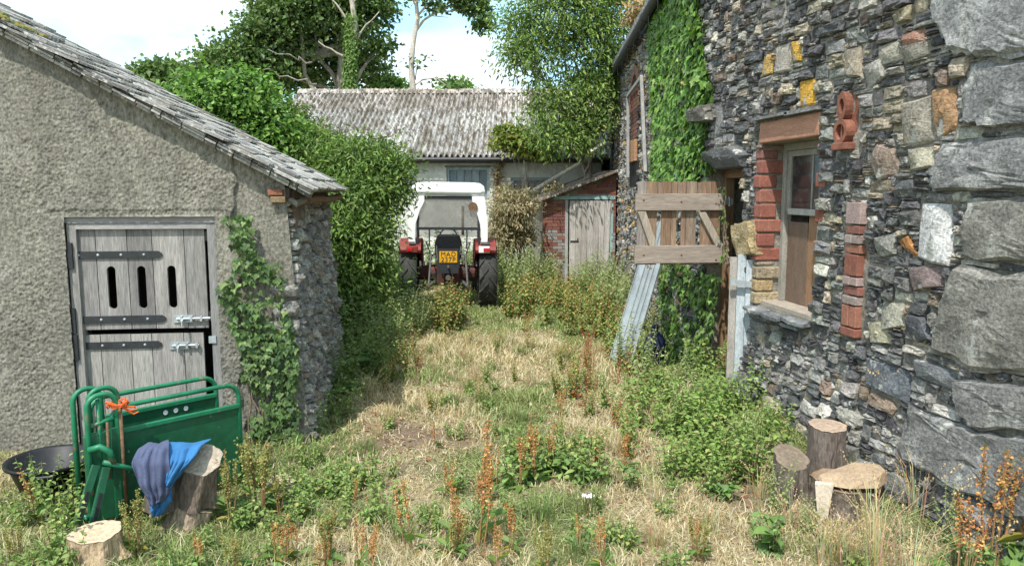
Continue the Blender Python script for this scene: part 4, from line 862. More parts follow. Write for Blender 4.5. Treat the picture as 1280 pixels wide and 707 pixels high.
# ================================================================== TRACTOR
TX, TY = float(ong(560, 385)[0])+.02, 14.55
tr = thing('tractor', 'old red tractor with white cab and chevron tyres parked among weeds, seen from behind', 'tractor', (0, 0, 0))
def wheel(x, y, r, w, lugs, sgn):
    m_ = MB(); h = w/2
    prof = [(r*.60, -h*.85), (r*.70, -h*.98), (r*.86, -h), (r*.95, -h*.9), (r*.97, -h*.5), (r*.975, 0), (r*.97, h*.5), (r*.95, h*.9), (r*.86, h), (r*.70, h*.98), (r*.60, h*.85)]
    m_.lathe(prof, (x, y, r), (1, 0, 0), 40); t = m_.build('tyre', M['tyre'], tr, smooth=True)
    if lugs:
        lg = MB()
        for k in range(lugs):
            for sd_ in (-1, 1):
                a = 2*pi*(k+(.5 if sd_ > 0 else 0))/lugs
                def pt(ang_, xx, rr): return (x+xx, y+rr*sin(ang_), r+rr*cos(ang_))
                a2 = a+.34; wd_ = .075
                for (s0_, s1_) in ((0.02, .52), (.52, 1.0)):
                    aa, ab = a+(a2-a)*(1-s0_), a+(a2-a)*(1-s1_); x0_, x1_ = sd_*h*s0_, sd_*h*s1_
                    lg.hexa([pt(aa-wd_/2, x0_, r*.96), pt(aa+wd_/2, x0_, r*.96), pt(ab+wd_/2, x1_, r*.93), pt(ab-wd_/2, x1_, r*.93), pt(aa-wd_/3, x0_, r*1.015), pt(aa+wd_/3, x0_, r*1.015), pt(ab+wd_/3, x1_, r*.995), pt(ab-wd_/3, x1_, r*.995)])
        lg.build('lugs', M['tyre'], t)
    rm = MB(); rm.lathe([(r*.60, -h*.8), (r*.56, -h*.7), (r*.50, -h*.1), (r*.2, -h*.05), (.001, -h*.05)], (x, y, r), (1, 0, 0), 28); rm.lathe([(.001, h*.05), (r*.2, h*.05), (r*.50, h*.1), (r*.56, h*.7), (r*.60, h*.8)], (x, y, r), (1, 0, 0), 28)
    rm.lathe([(.09, -h*.4), (.09, h*.4)], (x, y, r), (1, 0, 0), 12); rm.build('rim', M['grey'], tr)
wheel(-.74, 0, .655, .34, 15, -1); wheel(.74, 0, .655, .34, 15, 1); wheel(-.62, 2.15, .36, .20, 0, -1); wheel(.62, 2.15, .36, .20, 0, 1)
def tb(name, m_, boxes, bevel=.01, smooth=False, parent=None):
    q = MB()
    for b in boxes: q.box(*b)
    return q.build(name, M[m_], parent or tr, bevel=bevel)
q = MB(); q.tube([(-.56, 0, .655), (-.2, 0, .66)], [.13, .17], 14); q.tube([(.2, 0, .66), (.56, 0, .655)], [.17, .13], 14); q.box(-.22, .22, -.30, .5, .45, .93); q.box(-.16, .16, .5, 2.2, .5, .85); q.build('rear_axle', M['grime'], tr, bevel=.03)
q = MB(); q.box(-.27, .27, .95, 2.45, .82, 1.24); q.build('bonnet', M['red'], tr, bevel=.06)
tb('front_axle', 'grey', [(-.55, .55, 2.1, 2.2, .33, .45)])
for s in (-1, 1):
    q = MB(); n = 9; pr = [(-.66+.0*k, 0) for k in range(1)]; V = []
    arc = [(-.60, 1.10), (-.61, 1.14), (-.56, 1.20), (-.42, 1.27), (0, 1.32), (.35, 1.28), (.62, 1.12), (.72, .85)]
    xi, xo = s*.50, s*(.88 if s > 0 else .90)
    for xx in (xi, xo):
        for (a, b) in arc: V.append((xx, a, b))
        for (a, b) in arc: V.append((xx, a*.96, b-.03))
    m8 = len(arc); fs = []
    for k in range(m8-1): fs += [(k, k+1, 2*m8+k+1, 2*m8+k), (m8+k, 3*m8+k, 3*m8+k+1, m8+k+1), (k, m8+k, m8+k+1, k+1), (2*m8+k, 2*m8+k+1, 3*m8+k+1, 3*m8+k)]
    fs += [(0, 2*m8, 3*m8, m8), (m8-1, 2*m8-1, 4*m8-1, 3*m8-1)]; q.add(V, fs)
    # inner side panel of the fender
    V = [(s*.49, a, b) for a, b in arc]+[(s*.505, a, b) for a, b in arc]+[(s*.49, 0, .72), (s*.505, 0, .72)]; fs = [(k, k+1, 16) for k in range(m8-1)]+[(8+k, 17, 8+k+1) for k in range(m8-1)]; q.add(V, fs)
    fd = q.build('fender', M['red'], tr)
    q = MB(); q.box(s*.66-.10, s*.66+.10, -.625, -.56, 1.09, 1.21); q.build('lamp_housing', M['whitep'] if s > 0 else M['red'], fd, bevel=.01)
    q = MB(); q.box(s*.70-.055, s*.70+.055, -.65, -.62, 1.11, 1.18); q.build('tail_lamp', M['lens'], fd, bevel=.01)
    q = MB(); q.box(s*.66-.06, s*.66+.10 if s > 0 else s*.66+.05, -.55, -.3, 1.24, 1.285); q.build('step_plate', M['grey'], fd)
# cab: white roof, curved rear posts, cross bar, glass
q = MB(); V = []
for (z, ix, y0, y1) in ((2.13, .66, -.52, .85), (2.20, .68, -.56, .88), (2.30, .66, -.53, .85), (2.36, .58, -.42, .78), (2.375, .40, -.25, .6)):
    c = .08
    V += [(-ix+c, y0, z), (ix-c, y0, z), (ix, y0+c, z), (ix, y1-c, z), (ix-c, y1, z), (-ix+c, y1, z), (-ix, y1-c, z), (-ix, y0+c, z)]
fs = [tuple(range(7, -1, -1)), tuple(range(32, 40))]+[(i*8+k, i*8+(k+1) % 8, (i+1)*8+(k+1) % 8, (i+1)*8+k) for i in range(4) for k in range(8)]
q.add(V, fs); roofc = q.build('cab_roof', M['whitep'], tr, smooth=False, bevel=.02)
q = MB(); q.box(-.60, .60, -.50, -.485, 2.06, 2.125); q.build('roof_valance', M['iron'], roofc)
for s in (-1, 1):
    q = MB(); pf = [(.66, .44, 2.14), (.68, .44, 2.02), (.70, .52, 1.85), (.73, .59, 1.6), (.73, .60, 1.35), (.72, .60, 1.24)]
    V = []
    for (xo, xi, z) in pf:
        j = U(-.01, .01); V += [(s*xo, -.52, z), (s*(xi+j), -.53, z), (s*(xi+j), -.47, z), (s*xo, -.36 if z > 1.5 else -.42, z)]
    fs = [(i*4+k, i*4+(k+1) % 4, (i+1)*4+(k+1) % 4, (i+1)*4+k) for i in range(5) for k in range(4)]+[(0, 1, 2, 3), (20, 21, 22, 23)]
    q.add(V, fs); q.build('cab_post', M['whitep'], tr, bevel=.008)
    q = MB(); q.box(s*.60-.02, s*.60+.02, .75, .79, 1.2, 2.13); q.box(s*.62-.01, s*.62+.01, -.45, .75, 1.26, 1.31); q.build('cab_frame', M['iron'], tr)
    q = MB(); q.box(s*.625-.003, s*.625+.003, -.42, .74, 1.32, 2.1); q.build('side_glass', M['glass'], tr)
q = MB(); q.box(-.585, .585, -.50, -.46, 1.50, 1.55); q.box(-.585, -.55, -.50, -.46, 1.2, 2.1); q.box(.55, .585, -.50, -.46, 1.2, 2.1); q.box(-.36, -.335, -.49, -.46, 1.2, 1.5); q.box(.33, .355, -.49, -.46, 1.15, 1.5); q.build('rear_frame', M['iron'], tr)
q = MB(); q.box(-.548, .548, -.482, -.476, 1.552, 2.06); q.build('rear_glass', M['glass'], tr)
q = MB(); q.box(-.59, .59, .752, .758, 1.3, 2.1); q.build('windscreen', M['glass'], tr)
q = MB(); q.tube([(.45, -.53, 1.93), (.45, -.56, 1.93)], .085, 18); q.build('round_lamp', M['rust'], tr)
q = MB(); q.prism([(-.24, .95), (.24, .95), (.26, 1.2), (.20, 1.40), (-.20, 1.40), (-.26, 1.2)], lambda u, v, t: (u, t, v), -.2, -.08); q.box(-.22, .22, -.2, .25, .93, 1.0); q.build('seat', M['rubber'], tr, bevel=.03)
q = MB(); n = 20
for k in range(n): a, b = 2*pi*k/n, 2*pi*(k+1)/n; q.tube([(.17*cos(a), .48+.05*sin(a), 1.32+.16*sin(a)), (.17*cos(b), .48+.05*sin(b), 1.32+.16*sin(b))], .012, 6, False)
q.tube([(0, .48, 1.32), (0, .8, 1.05)], .02, 8); q.build('steering_wheel', M['rubber'], tr)
q = MB(); q.box(-.165, .165, -.545, -.53, .90, 1.11, (1, 1, 1)); pl = q.build('number_plate', M['plate'], tr, bevel=.004)
for txt, z in (('MAD', 1.018), ('237P', .918)):
    cu = bpy.data.curves.new('t', 'FONT'); cu.body = txt; cu.size = .122; cu.extrude = .002; cu.offset = .0; cu.align_x = 'CENTER'; cu.space_character = 1.12
    to = bpy.data.objects.new('t', cu); SC.collection.objects.link(to); dg = bpy.context.evaluated_depsgraph_get(); me = bpy.data.meshes.new_from_object(to.evaluated_get(dg)); bpy.data.objects.remove(to)
    me.materials.clear(); me.materials.append(M['iron']); o = link('lettering', me, pl, (0, -.548, z), (pi/2, 0, 0)); o.scale = (1, 1, 1)
q = MB(); q.box(-.19, .19, -.53, -.51, .70, 1.16); q.box(-.05, .05, -.62, -.3, .42, .48); q.build('plate_bracket', M['iron'], tr)
for s in (-1, 1):
    q = MB(); q.tube([(s*.22, -.1, .55), (s*.36, -.75, .48)], .028, 8); q.tube([(s*.36, -.55, .50), (s*.32, -.35, 1.02), (s*.20, -.18, 1.04)], .02, 8); q.tube([(s*.30, -.3, .95), (s*.42, -.05, 1.25)], .014, 6); q.build('lift_arm', M['grey'], tr)
q = MB(); q.tube([(0, -.15, .9), (0, -.60, .82)], .022, 8); q.lathe([(.05, 0), (.05, .12)], (0, -.42, .62), (0, -1, 0), 12); q.tube([(.14, -.32, .85), (.18, -.5, .9), (.24, -.45, 1.2)], .012, 6); q.tube([(-.14, -.32, .85), (-.2, -.5, .95), (-.22, -.4, 1.2)], .012, 6); q.build('top_link', M['grey'], tr)
q = MB(); q.tube([(.30, 1.4, 1.3), (.30, 1.4, 1.9)], .03, 8); q.build('exhaust', M['rust'], tr)
tr.location = (TX, TY, float(gz(TX, TY))-.02); tr.rotation_euler = (0, R(.6), R(-2.5))

# ================================================================== PROPS BY THE STABLE DOOR
# green sheep-handling panels
A = atY(146, 640, 5.15); B = atY(303, 600, 5.72); A[2] = B[2] = 0
cd_ = B-A; cl_ = np.linalg.norm(cd_); ux = cd_/cl_; uy = np.array([-ux[1], ux[0], 0])
def cr_(u, v, z): p = A+ux*u+uy*v; return (p[0], p[1], z+.03)
cr8 = thing('sheep_handling_gate', 'green steel sheep handling gate panels leaning before the stable door', 'gate', tuple(A))
def gtube(pts, r, name='rail', m_='greenworn', n=10, parent=cr8): q = MB(); q.tube([cr_(*p) for p in pts], r, n); return q.build(name, M[m_], parent, smooth=True)
def loop(u0, u1, v, z0, z1, rad=.10, k=5):
    pts = [(u0, v, z0)]
    for i in range(k+1): t = pi/2*i/k; pts.append((u0+rad-rad*cos(t), v, z1-rad+rad*sin(t)))
    for i in range(k+1): t = pi/2*i/k; pts.append((u1-rad+rad*sin(t), v, z1-rad+rad*cos(t)))
    pts.append((u1, v, z0)); return pts
zt1 = atY(200, 528, 5.4)[2]-.03; zr1 = .88
for (v, zt_, zr_, uo, name) in ((0, .57, .69, 0, 'front_panel'), (.30, .60, .70, -.03, 'rear_panel')):
    q = MB(); q.prism([(uo+.03, .05), (uo+cl_, .05), (uo+cl_, zt_+.0), (uo+.03, zt_)], lambda a, b, w: cr_(a, v+w, b), -.004, .004); pn = q.build(name, M['green'], cr8)
    q = MB(); q.prism([(uo+.03, zt_), (uo+cl_, zt_), (uo+cl_, zt_+.03), (uo+.03, zt_+.03)], lambda a, b, w: cr_(a, v+w, b), -.02, .012); q.build('top_flange', M['greenworn'], pn, bevel=.004)
    gtube(loop(uo+.0, uo+cl_+.0, v, .03, zr_+.06), .017, 'rail', 'greenworn' if v else 'rustgreen' if 'rustgreen' in M else 'greenworn', parent=pn)
    if v:
        for k in range(3): q = MB(); q.lathe([(.018, 0), (.001, .001)], cr_(cl_-.42+k*.075, v-.008, zt_-.04), tuple(-uy), 12); q.build('hole', M['whitep'], pn)
q = MB(); q.prism([(-.17, .02), (.0, .02), (.0, .62), (-.17, .60)], lambda a, b, w: cr_(a, .0+w, b), -.03, .02); q.prism([(-.02, .02), (.03, .02), (.03, .63), (-.02, .63)], lambda a, b, w: cr_(a, w, b), -.045, -.0305); q.build('end_panel', M['green'], cr8, bevel=.006)
for (v, z1, u0, u1) in ((-.03, .86, -.15, .03), (.06, .88, -.11, .07), (.16, .87, -.17, .0)): gtube(loop(u0, u1, v, .05, z1, .08), .017)
gtube([(-.15, -.02, .66), (.03, -.02, .69)], .014); gtube([(-.08, -.02, .30), (-.08, -.02, .83)], .012); gtube([(-.18, 0, .05), (-.17, .3, .05)], .015)
gtube([(.045, -.05, .05), (.045, -.05, .80)], .011, m_='rust'); gtube([(-.05, -.06, .30), (-.045, -.065, .68)], .008, 'chain', 'rust')
gtube([(-.16, -.06, .52), (-.11, -.10, .54), (-.06, -.12, .50), (-.04, -.12, .42)], .022, 'lever'); gtube([(-.10, -.12, .44), (.16, -.10, .30)], .017, 'lever')
for k, (a, b) in enumerate((((-.15, .44), (-.30, .12)), ((-.10, .42), (-.22, .10)))):
    q = MB(); P_, Q_ = np.array(cr_(a[0], -.14-.03*k, a[1])), np.array(cr_(b[0], -.20-.03*k, b[1])); q.beam(P_, Q_, .05, .02, tuple(-uy)); o = q.build('clamp_bar', M['green'], cr8, bevel=.004)
    q = MB(); q.beam(P_+(Q_-P_)*.45-uy*.013, Q_-uy*.013-(Q_-P_)*.05, .02, .012, tuple(-uy)); q.build('rubber_grip', M['rubber'], o)
q = MB(); rd = random.Random(3)
for k in range(4):
    c = np.array([.0+.05*rd.random(), -.05, .76+.04*rd.random()]); pts = [cr_(c[0]+.05*cos(t)*(1+.3*rd.random()), c[1]+.03*sin(t), c[2]+.02*sin(t*2+k)) for t in np.linspace(0, 2*pi, 9)]; q.tube(pts, .006, 5)
for k in range(3): q.tube([cr_(.03, -.06, .78), cr_(.08+.02*k, -.07, .76-.03*k), cr_(.13+.01*k, -.07, .75-.02*k)], .006, 5)
tw = q.build('baler_twine', M['twine'], None, cr_(0, -.05, .8)); tag(tw, 'loop of orange baler twine knotted round the green gate rails', 'twine')
# black rubber trug
bc0 = ong(66, 600); bc0 = atY(66, 600, 5.75); bz0 = float(gz(bc0[0], 5.75)); zt_ = atY(66, 572, 5.75)[2]
tg = thing('black_tub', 'large black plastic tub standing in weeds left of the green gate', 'tub', (bc0[0], 5.75, bz0))
q = MB(); hh = zt_-bz0; q.lathe([(.001, .01), (.20, .01), (.27, hh*.95), (.285, hh), (.30, hh+.005), (.30, hh-.02), (.285, hh-.02), (.272, hh*.9), (.205, .0), (.001, 0)], (bc0[0], 5.75, bz0), n=36); q.build('body', M['rubber'], tg, smooth=True)
for s in (0, 1):
    a = radians_ = -pi/2+.2+pi*s; c = np.array([bc0[0]+.30*cos(a), 5.75+.30*sin(a), zt_-.01]); t = np.array([-sin(a), cos(a), 0]); o_ = np.array([cos(a), sin(a), 0]); q = MB()
    q.tube([c-t*.09, c-t*.085+o_*.035-(0, 0, .02), c+t*.085+o_*.035-(0, 0, .02), c+t*.09], .014, 8); q.build('handle', M['rubber'], tg)
def log(name, label, c, r, h, axis=(0, 0, 1), bark=(.20, .165, .13), cut=(.52, .42, .30), parent=None, nseg=40, irr=.09, slant=0, cat='log', group=None):
    q = MB(); rd = random.Random(int(abs(c[0])*1000)); ph_ = rd.random()*6; js = [1+irr*math.sin(3*2*pi*k/nseg+ph_)*.6+irr*.5*math.sin(7*2*pi*k/nseg+ph_*2)+rd.uniform(-1, 1)*.028 for k in range(nseg)]
    ax = np.array(axis, float); ax /= np.linalg.norm(ax); t = np.array([1., 0, 0]) if abs(ax[0]) < .9 else np.array([0, 1., 0]); a_ = np.cross(ax, t); a_ /= np.linalg.norm(a_); b_ = np.cross(ax, a_)
    root = thing(name, label, cat, tuple(c), group); V = []; m_ = 7
    for i in range(m_):
        f_ = i/(m_-1)
        for k in range(nseg):
            an = 2*pi*k/nseg; rr = r*js[k]*(1+.22*(1-f_)**3*(1+.8*math.sin(5*2*pi*k/nseg+ph_))+rd.uniform(-.022, .022)); hz = h*f_+(slant*cos(an)*r if i == m_-1 else 0)
            V.append(np.array(c)+ax*hz+rr*(cos(an)*a_+sin(an)*b_))
    q.add(V, [(i*nseg+k, i*nseg+(k+1) % nseg, (i+1)*nseg+(k+1) % nseg, (i+1)*nseg+k) for i in range(m_-1) for k in range(nseg)]+[tuple(range(nseg-1, -1, -1))], bark); q.build('bark', M['bark'], root)
    q = MB(); top = V[-nseg:]; cc = sum(top)/nseg; V2 = []; rings = (1, .86, .7, .5, .3)
    for j, f_ in enumerate(rings): V2 += [cc+(p-cc)*f_+ax*(.002+rd.uniform(0, .004)) for p in top]
    V2.append(cc+ax*.004); nr = len(rings); q.add(V2, [(i*nseg+k, i*nseg+(k+1) % nseg, (i+1)*nseg+(k+1) % nseg, (i+1)*nseg+k) for i in range(nr-1) for k in range(nseg)]+[((nr-1)*nseg+k, (nr-1)*nseg+(k+1) % nseg, nr*nseg) for k in range(nseg)], cut)
    for k in range(len(V2)): q.c[k] = tuple(x*(1 if (k//nseg) % 2 else .82) for x in cut)
    q.build('sawn_top', M['cut'], root); return root
p = atY(121, 692, 4.62); log('tree_stump', 'short sunlit pale stump in front of the black tub', (p[0], 4.62, p[2]-.02), .145, atY(121, 658, 4.7)[2]-p[2]+.02, bark=(.42, .31, .20), cut=(.55, .43, .30), cat='stump', slant=.05)
p = atY(232, 668, 5.0); log('tree_stump', 'grey-brown cut log lying under the draped cloths, split bark in shade', (p[0]-.03, 5.05, p[2]-.03), .13, .2, axis=(.35, .2, 1), bark=(.30, .23, .17), cat='stump')
p = atY(243, 618, 5.12); LG = np.array([p[0]-.01, 5.12, p[2]]); log('cut_log', 'thick dark-barked log block standing upright with cloths thrown over it', (p[0]-.02, 5.12, p[2]-.04), .135, atY(240, 578, 5.1)[2]-p[2]+.06, axis=(.25, .0, 1), bark=(.15, .115, .09), cut=(.40, .34, .27), slant=.45)
# cloths draped over the log: folded sheets
def cloth(name, label, rows, m_, seed, cat='cloth', thick=.006, fold=.018, nf=5):
    """rows: (left point, right point) from the top of the cloth down to its hem"""
    n = 30; m2 = 26; V = []; Lf = [atY(*a) for a, b in rows]; Rt = [atY(*b) for a, b in rows]
    for i in range(n):
        f_ = i/(n-1)*(len(rows)-1); k = min(int(f_), len(rows)-2); t = f_-k; l = Lf[k]*(1-t)+Lf[k+1]*t; r_ = Rt[k]*(1-t)+Rt[k+1]*t
        for j in range(m2):
            s = j/(m2-1); e = s*2-1; amp = fold*(.35+.8*i/n); ph = s*nf*2*pi+seed+.8*math.sin(i*.16+seed)
            o = amp*(abs(math.sin(ph/2))**.6-.5)*1.6+amp*.5*math.sin(ph*2.3+i*.13); V.append(l+(r_-l)*(s+.02*math.sin(i*.5))+np.array([.1*o, -o-.05*(1-e*e)-.05*(float(fbm(s*4+seed, i*.16, 0, 77, 3))-.5), .25*o+.012*math.sin(e*7+seed)*(i/n)+.03*(float(fbm(s*3, i*.12+seed, 0, 78, 2))-.5)]))
    q = MB(); q.add(V, [(i*m2+j, i*m2+j+1, (i+1)*m2+j+1, (i+1)*m2+j) for i in range(n-1) for j in range(m2-1)])
    o = q.build(name, M[m_], None, tuple(Lf[0]), smooth=True); so = o.modifiers.new('thickness', 'SOLIDIFY'); so.thickness = thick; sb = o.modifiers.new('smooth', 'SUBSURF'); sb.levels = sb.render_levels = 1
    return tag(o, label, cat)
p = atY(203, 625, 5.08); log('cut_log', 'dark log end standing beneath the folds of the two cloths', (p[0], 5.08, p[2]-.05), .10, atY(203, 566, 5.06)[2]-p[2]+.05, axis=(.05, .0, 1), bark=(.15, .12, .10), cut=(.35, .29, .23), nseg=20)
cloth('blue_cloth', 'bright blue cloth draped over the top of the dark log', [((203, 552, 5.16), (264, 549, 5.28)), ((205, 559, 5.02), (256, 556, 5.12)), ((207, 574, 4.93), (243, 572, 4.96)), ((208, 590, 4.90), (229, 590, 4.92)), ((209, 604, 4.89), (217, 606, 4.90))], 'blue', 2, nf=2.5, fold=.022)
cloth('dark_cloth', 'faded dark blue jacket cloth hanging in folds left of the bright blue one', [((186, 553, 5.10), (211, 549, 5.14)), ((172, 560, 4.98), (212, 557, 4.98)), ((165, 578, 4.91), (213, 577, 4.88)), ((171, 600, 4.87), (214, 598, 4.86)), ((183, 620, 4.86), (213, 612, 4.86)), ((188, 630, 4.87), (205, 624, 4.87))], 'denim', 5, nf=2.2, fold=.030)
cloth('blue_cloth', 'lower corner of faded blue cloth showing beneath the dark jacket', [((187, 612, 4.93), (214, 610, 4.93)), ((186, 628, 4.92), (215, 624, 4.92)), ((190, 640, 4.93), (206, 640, 4.93))], 'blue', 8, nf=1.5, fold=.02)
# small flat slabs of wood on the ground
p = ong(352, 606); log('wood_offcut', 'flat round offcut of pale wood lying below the ivy corner', (p[0], p[1], float(gz(p[0], p[1]))+.0), .09, .035, axis=(.1, -.1, 1), cut=(.50, .40, .29), cat='offcut')
# ---- stumps at the right
p = atY(1028, 600, 5.25); zt_ = atY(1030, 532, 5.25)[2]; log('tree_stump', 'tall narrow stump against the barn wall behind the split-topped one', (p[0]+.02, 5.25, -.02), .135, zt_+.02, bark=(.17, .14, .12), cut=(.38, .29, .22), cat='stump', slant=.1, irr=.07)
p = atY(1055, 640, 4.78); zt_ = atY(1055, 598, 4.78)[2]; st = log('tree_stump', 'thick stump with a splintered pale top standing by the barn wall', (p[0], 4.78, -.02), .225, zt_-.0, bark=(.15, .12, .10), cut=(.30, .21, .14), cat='stump', irr=.12)
q = MB(); c0 = np.array([p[0], 4.78, zt_])     # broken slab of pale wood curling off the top
pts = [(-.24, -.10), (-.10, -.21), (.10, -.23), (.24, -.12), (.27, .02), (.12, .10), (-.06, .08), (-.20, .02)]
V = [c0+np.array([a, b, .01+.04*max(0, a)+.02*max(0, -b)]) for a, b in pts]+[c0+np.array([a*.94, b*.9, .055+.05*max(0, a)+.025*math.sin(a*9)]) for a, b in pts]+[c0+np.array([.02, -.05, .075])]
q.add(V, [(k, (k+1) % 8, 8+(k+1) % 8, 8+k) for k in range(8)]+[(8+k, 8+(k+1) % 8, 16) for k in range(8)], (.38, .28, .19)); q.build('split_slab', M['cut'], st)
q = MB(); q.hexa([c0+np.array(v) for v in ((-.27, -.13, -.22), (-.22, -.16, -.24), (-.20, -.13, -.2), (-.25, -.10, -.2), (-.29, -.11, .02), (-.19, -.17, .03), (-.17, -.12, .03), (-.26, -.06, .02))], (.60, .52, .42)); q.build('splinter', M['cut'], st)
p = atY(985, 640, 4.95); log('tree_stump', 'low dark mossy stump at the left foot of the right-hand stumps', (p[0]+.03, 5.0, -.03), .12, .32, bark=(.15, .125, .105), cut=(.2, .16, .12), cat='stump', slant=.5)
# ---- leaning steel sheets
ls = thing('leaning_steel_sheets', 'bundle of grey-blue ribbed steel sheets leaning against the barn wall', 'metal sheets', tuple(ong(776, 462)))
bl, br = atY(764, 440, 9.35), atY(789, 462, 9.0); tl_, trr = atY(799, 326, 9.62), atY(829, 326, 9.25)
ext = 1.42
tl_ = bl+(tl_-bl)*ext; trr = br+(trr-br)*ext; wv = br-bl; nrm = np.cross(trr-br, wv); nrm /= np.linalg.norm(nrm); nrm *= -1 if nrm[0] > 0 else 1
bl = bl-(tl_-bl)*.03; br = br-(trr-br)*.03
seg = [(0, .30), (.32, .52), (.55, .74), (.76, 1.0)]
for i, (a, b) in enumerate(seg):
    o_ = nrm*(.012*i-.02); q = MB(); prof = [(a, 0), (a, .022), (a+.02, .022), (a+.02, .004), (b-.02, .004), (b-.02, .022), (b, .022), (b, 0)]
    V = []
    for (lo, hi, e) in ((bl, br, .0), (tl_, trr, .0)):
        for u_, h_ in prof: V.append(lo+(hi-lo)*u_+o_+nrm*h_)
    q.add(V, [(k, (k+1) % 8, 8+(k+1) % 8, 8+k) for k in range(8)]+[tuple(range(8)), tuple(range(15, 7, -1))]); q.build('steel_sheet', M['sheet'], ls)
q = MB(); mp_ = bl*.28+tl_*.72; mw = wv; q.beam(mp_+wv*.45+nrm*.04, mp_+wv*1.02+nrm*.04, .02, .012, tuple(nrm)); q.beam(mp_+wv*.5+nrm*.045-(0, 0, .05), mp_+wv*1.0+nrm*.045-(0, 0, .05), .016, .012, tuple(nrm)); q.build('handle', M['rust'], ls)
# navy plastic behind them
p = ong(818, 458); q = MB(); rd = random.Random(9); n = 18; V = []
for i in range(9):
    for k in range(n):
        t = 2*pi*k/n; f_ = i/8; r_ = (.16*math.sin(pi*min(.95, f_+.12))**.6)*(1+.3*rd.uniform(-1, 1)); V.append((p[0]+.02+r_*cos(t)*.8, p[1]+.1+r_*sin(t), .02+.48*f_+rd.uniform(-.02, .02)))
q.add(V, [(i*n+k, i*n+(k+1) % n, (i+1)*n+(k+1) % n, (i+1)*n+k) for i in range(8) for k in range(n)]+[tuple(8*n+k for k in range(n))])
tag(q.build('plastic_sack', M['navy'], None, (p[0], p[1], 0)), 'crumpled navy blue plastic sack behind the leaning steel sheets', 'sack')
# pale poles leaning behind the lean-to, fallen pipe by the left bushes
a, b = atY(663, 240, 19.0), atY(742, 194, 18.3); q = MB(); q.tube([a, b], .045, 8, True, (.55, .52, .46)); tag(q.build('leaning_pole', M['stem'], None, tuple(a)), 'long pale pole slanting up behind the brick lean-to', 'pole')
a, b = atY(738, 190, 17.3), atY(757, 178, 17.4); q = MB(); q.tube([a, b], .05, 8, True, (.60, .57, .52)); tag(q.build('leaning_pole', M['stem'], None, tuple(a)), 'short pale pole end sticking out of the ash tree above the lean-to', 'pole')
p = ong(432, 492); q = MB(); d_ = np.array([-.5, .8, .0]); n = 20
for s0_, s1_ in ((.09, .078),):
    V = []; c = np.array([p[0], p[1], float(gz(p[0], p[1]))+.07])
    a_ = np.array([.85, .53, 0]); b_ = np.array([0, 0, 1.])
    for h_, r_ in ((0, .09), (.6, .09), (.6, .075), (0, .075)): V += [c+d_*h_+r_*(cos(2*pi*k/n)*a_+sin(2*pi*k/n)*b_) for k in range(n)]
    q.add(V, [((i % 4)*n+k, (i % 4)*n+(k+1) % n, ((i+1) % 4)*n+(k+1) % n, ((i+1) % 4)*n+k) for i in range(4) for k in range(n)], (.22, .21, .19))
tag(q.build('clay_pipe', M['stem'], None, tuple(c)), 'open grey clay pipe lying at the foot of the left bushes', 'pipe')
for (px, py, col, nm_, lb, sz) in ((735, 631, (.75, .75, .78), 'paper_scrap', 'crumpled white scrap lying on the straw between the weeds', .03),):
    p = ong(px, py); q = MB(); rd = random.Random(4); n = 7; V = [(p[0]+(i-3)*sz*.45*(1+.2*rd.random()), p[1]+(j-3)*sz*.3, float(gz(p[0], p[1]))+.05+.02*rd.random()) for i in range(n) for j in range(n)]
    q.add(V, [(i*n+j, i*n+j+1, (i+1)*n+j+1, (i+1)*n+j) for i in range(n-1) for j in range(n-1)]); o = q.build(nm_, M['whitep'], None, tuple(p)); tag(o, lb, 'scrap'); o.modifiers.new('t', 'SOLIDIFY').thickness = .002
# ================================================================== FOLIAGE
SH_OVAL = [(0, 0), (.28, .30), (.62, .28), (1, 0), (.62, -.28), (.28, -.30)]
SH_DIA = [(0, 0), (.45, .34), (1, 0), (.45, -.34)]
SH_LONG = [(0, 0), (.3, .16), (.7, .12), (1, 0), (.7, -.12), (.3, -.16)]
SH_IVY = [(0, 0), (-.12, .34), (.28, .50), (.42, .24), (1, 0), (.42, -.24), (.28, -.50), (-.12, -.34)]
def unit(v): return v/(np.linalg.norm(v, axis=-1, keepdims=True)+1e-9)
def leaves(pos, size, tip, nrm, cols, shape=SH_OVAL, fold=.18, droop=.15):
    """many leaves as one vertex/triangle array: each with its own direction, fold and colour"""
    n = len(pos); tip = unit(tip); nrm = unit(nrm-tip*(nrm*tip).sum(1, keepdims=True)); sd_ = np.cross(tip, nrm); k = len(shape)
    size = np.broadcast_to(np.asarray(size, float), (n,))[:, None, None]; sp = np.array(shape)
    V = pos[:, None, :]+size*(sp[None, :, :1]*tip[:, None]+sp[None, :, 1:]*sd_[:, None]+(np.abs(sp[None, :, 1:])*fold*2-droop*sp[None, :, :1]**2)*nrm[:, None])
    tri = np.array([(0, i, i+1) for i in range(1, k-1)]); F = (np.arange(n)*k)[:, None, None]+tri[None]
    C = np.repeat(np.asarray(cols)[:, None, :], k, 1)
    return V.reshape(-1, 3), F.reshape(-1, 3), C.reshape(-1, 3)
def merge(parts):
    V, F, C = [], [], []; b = 0
    for v, f, c in parts: V.append(v); F.append(f+b); C.append(c); b += len(v)
    return np.concatenate(V), np.concatenate(F), np.concatenate(C)
def leafcols(n, pal, var=.22, r=None):
    r = r or rng; p = np.array([q[0] for q in pal]); w = np.array([q[1] for q in pal], float); k = r.choice(len(pal), n, p=w/w.sum())
    return np.clip(p[k]*(1+var*r.uniform(-1, 1, (n, 1)))*(1+.06*r.uniform(-1, 1, (n, 3))), .004, .9)
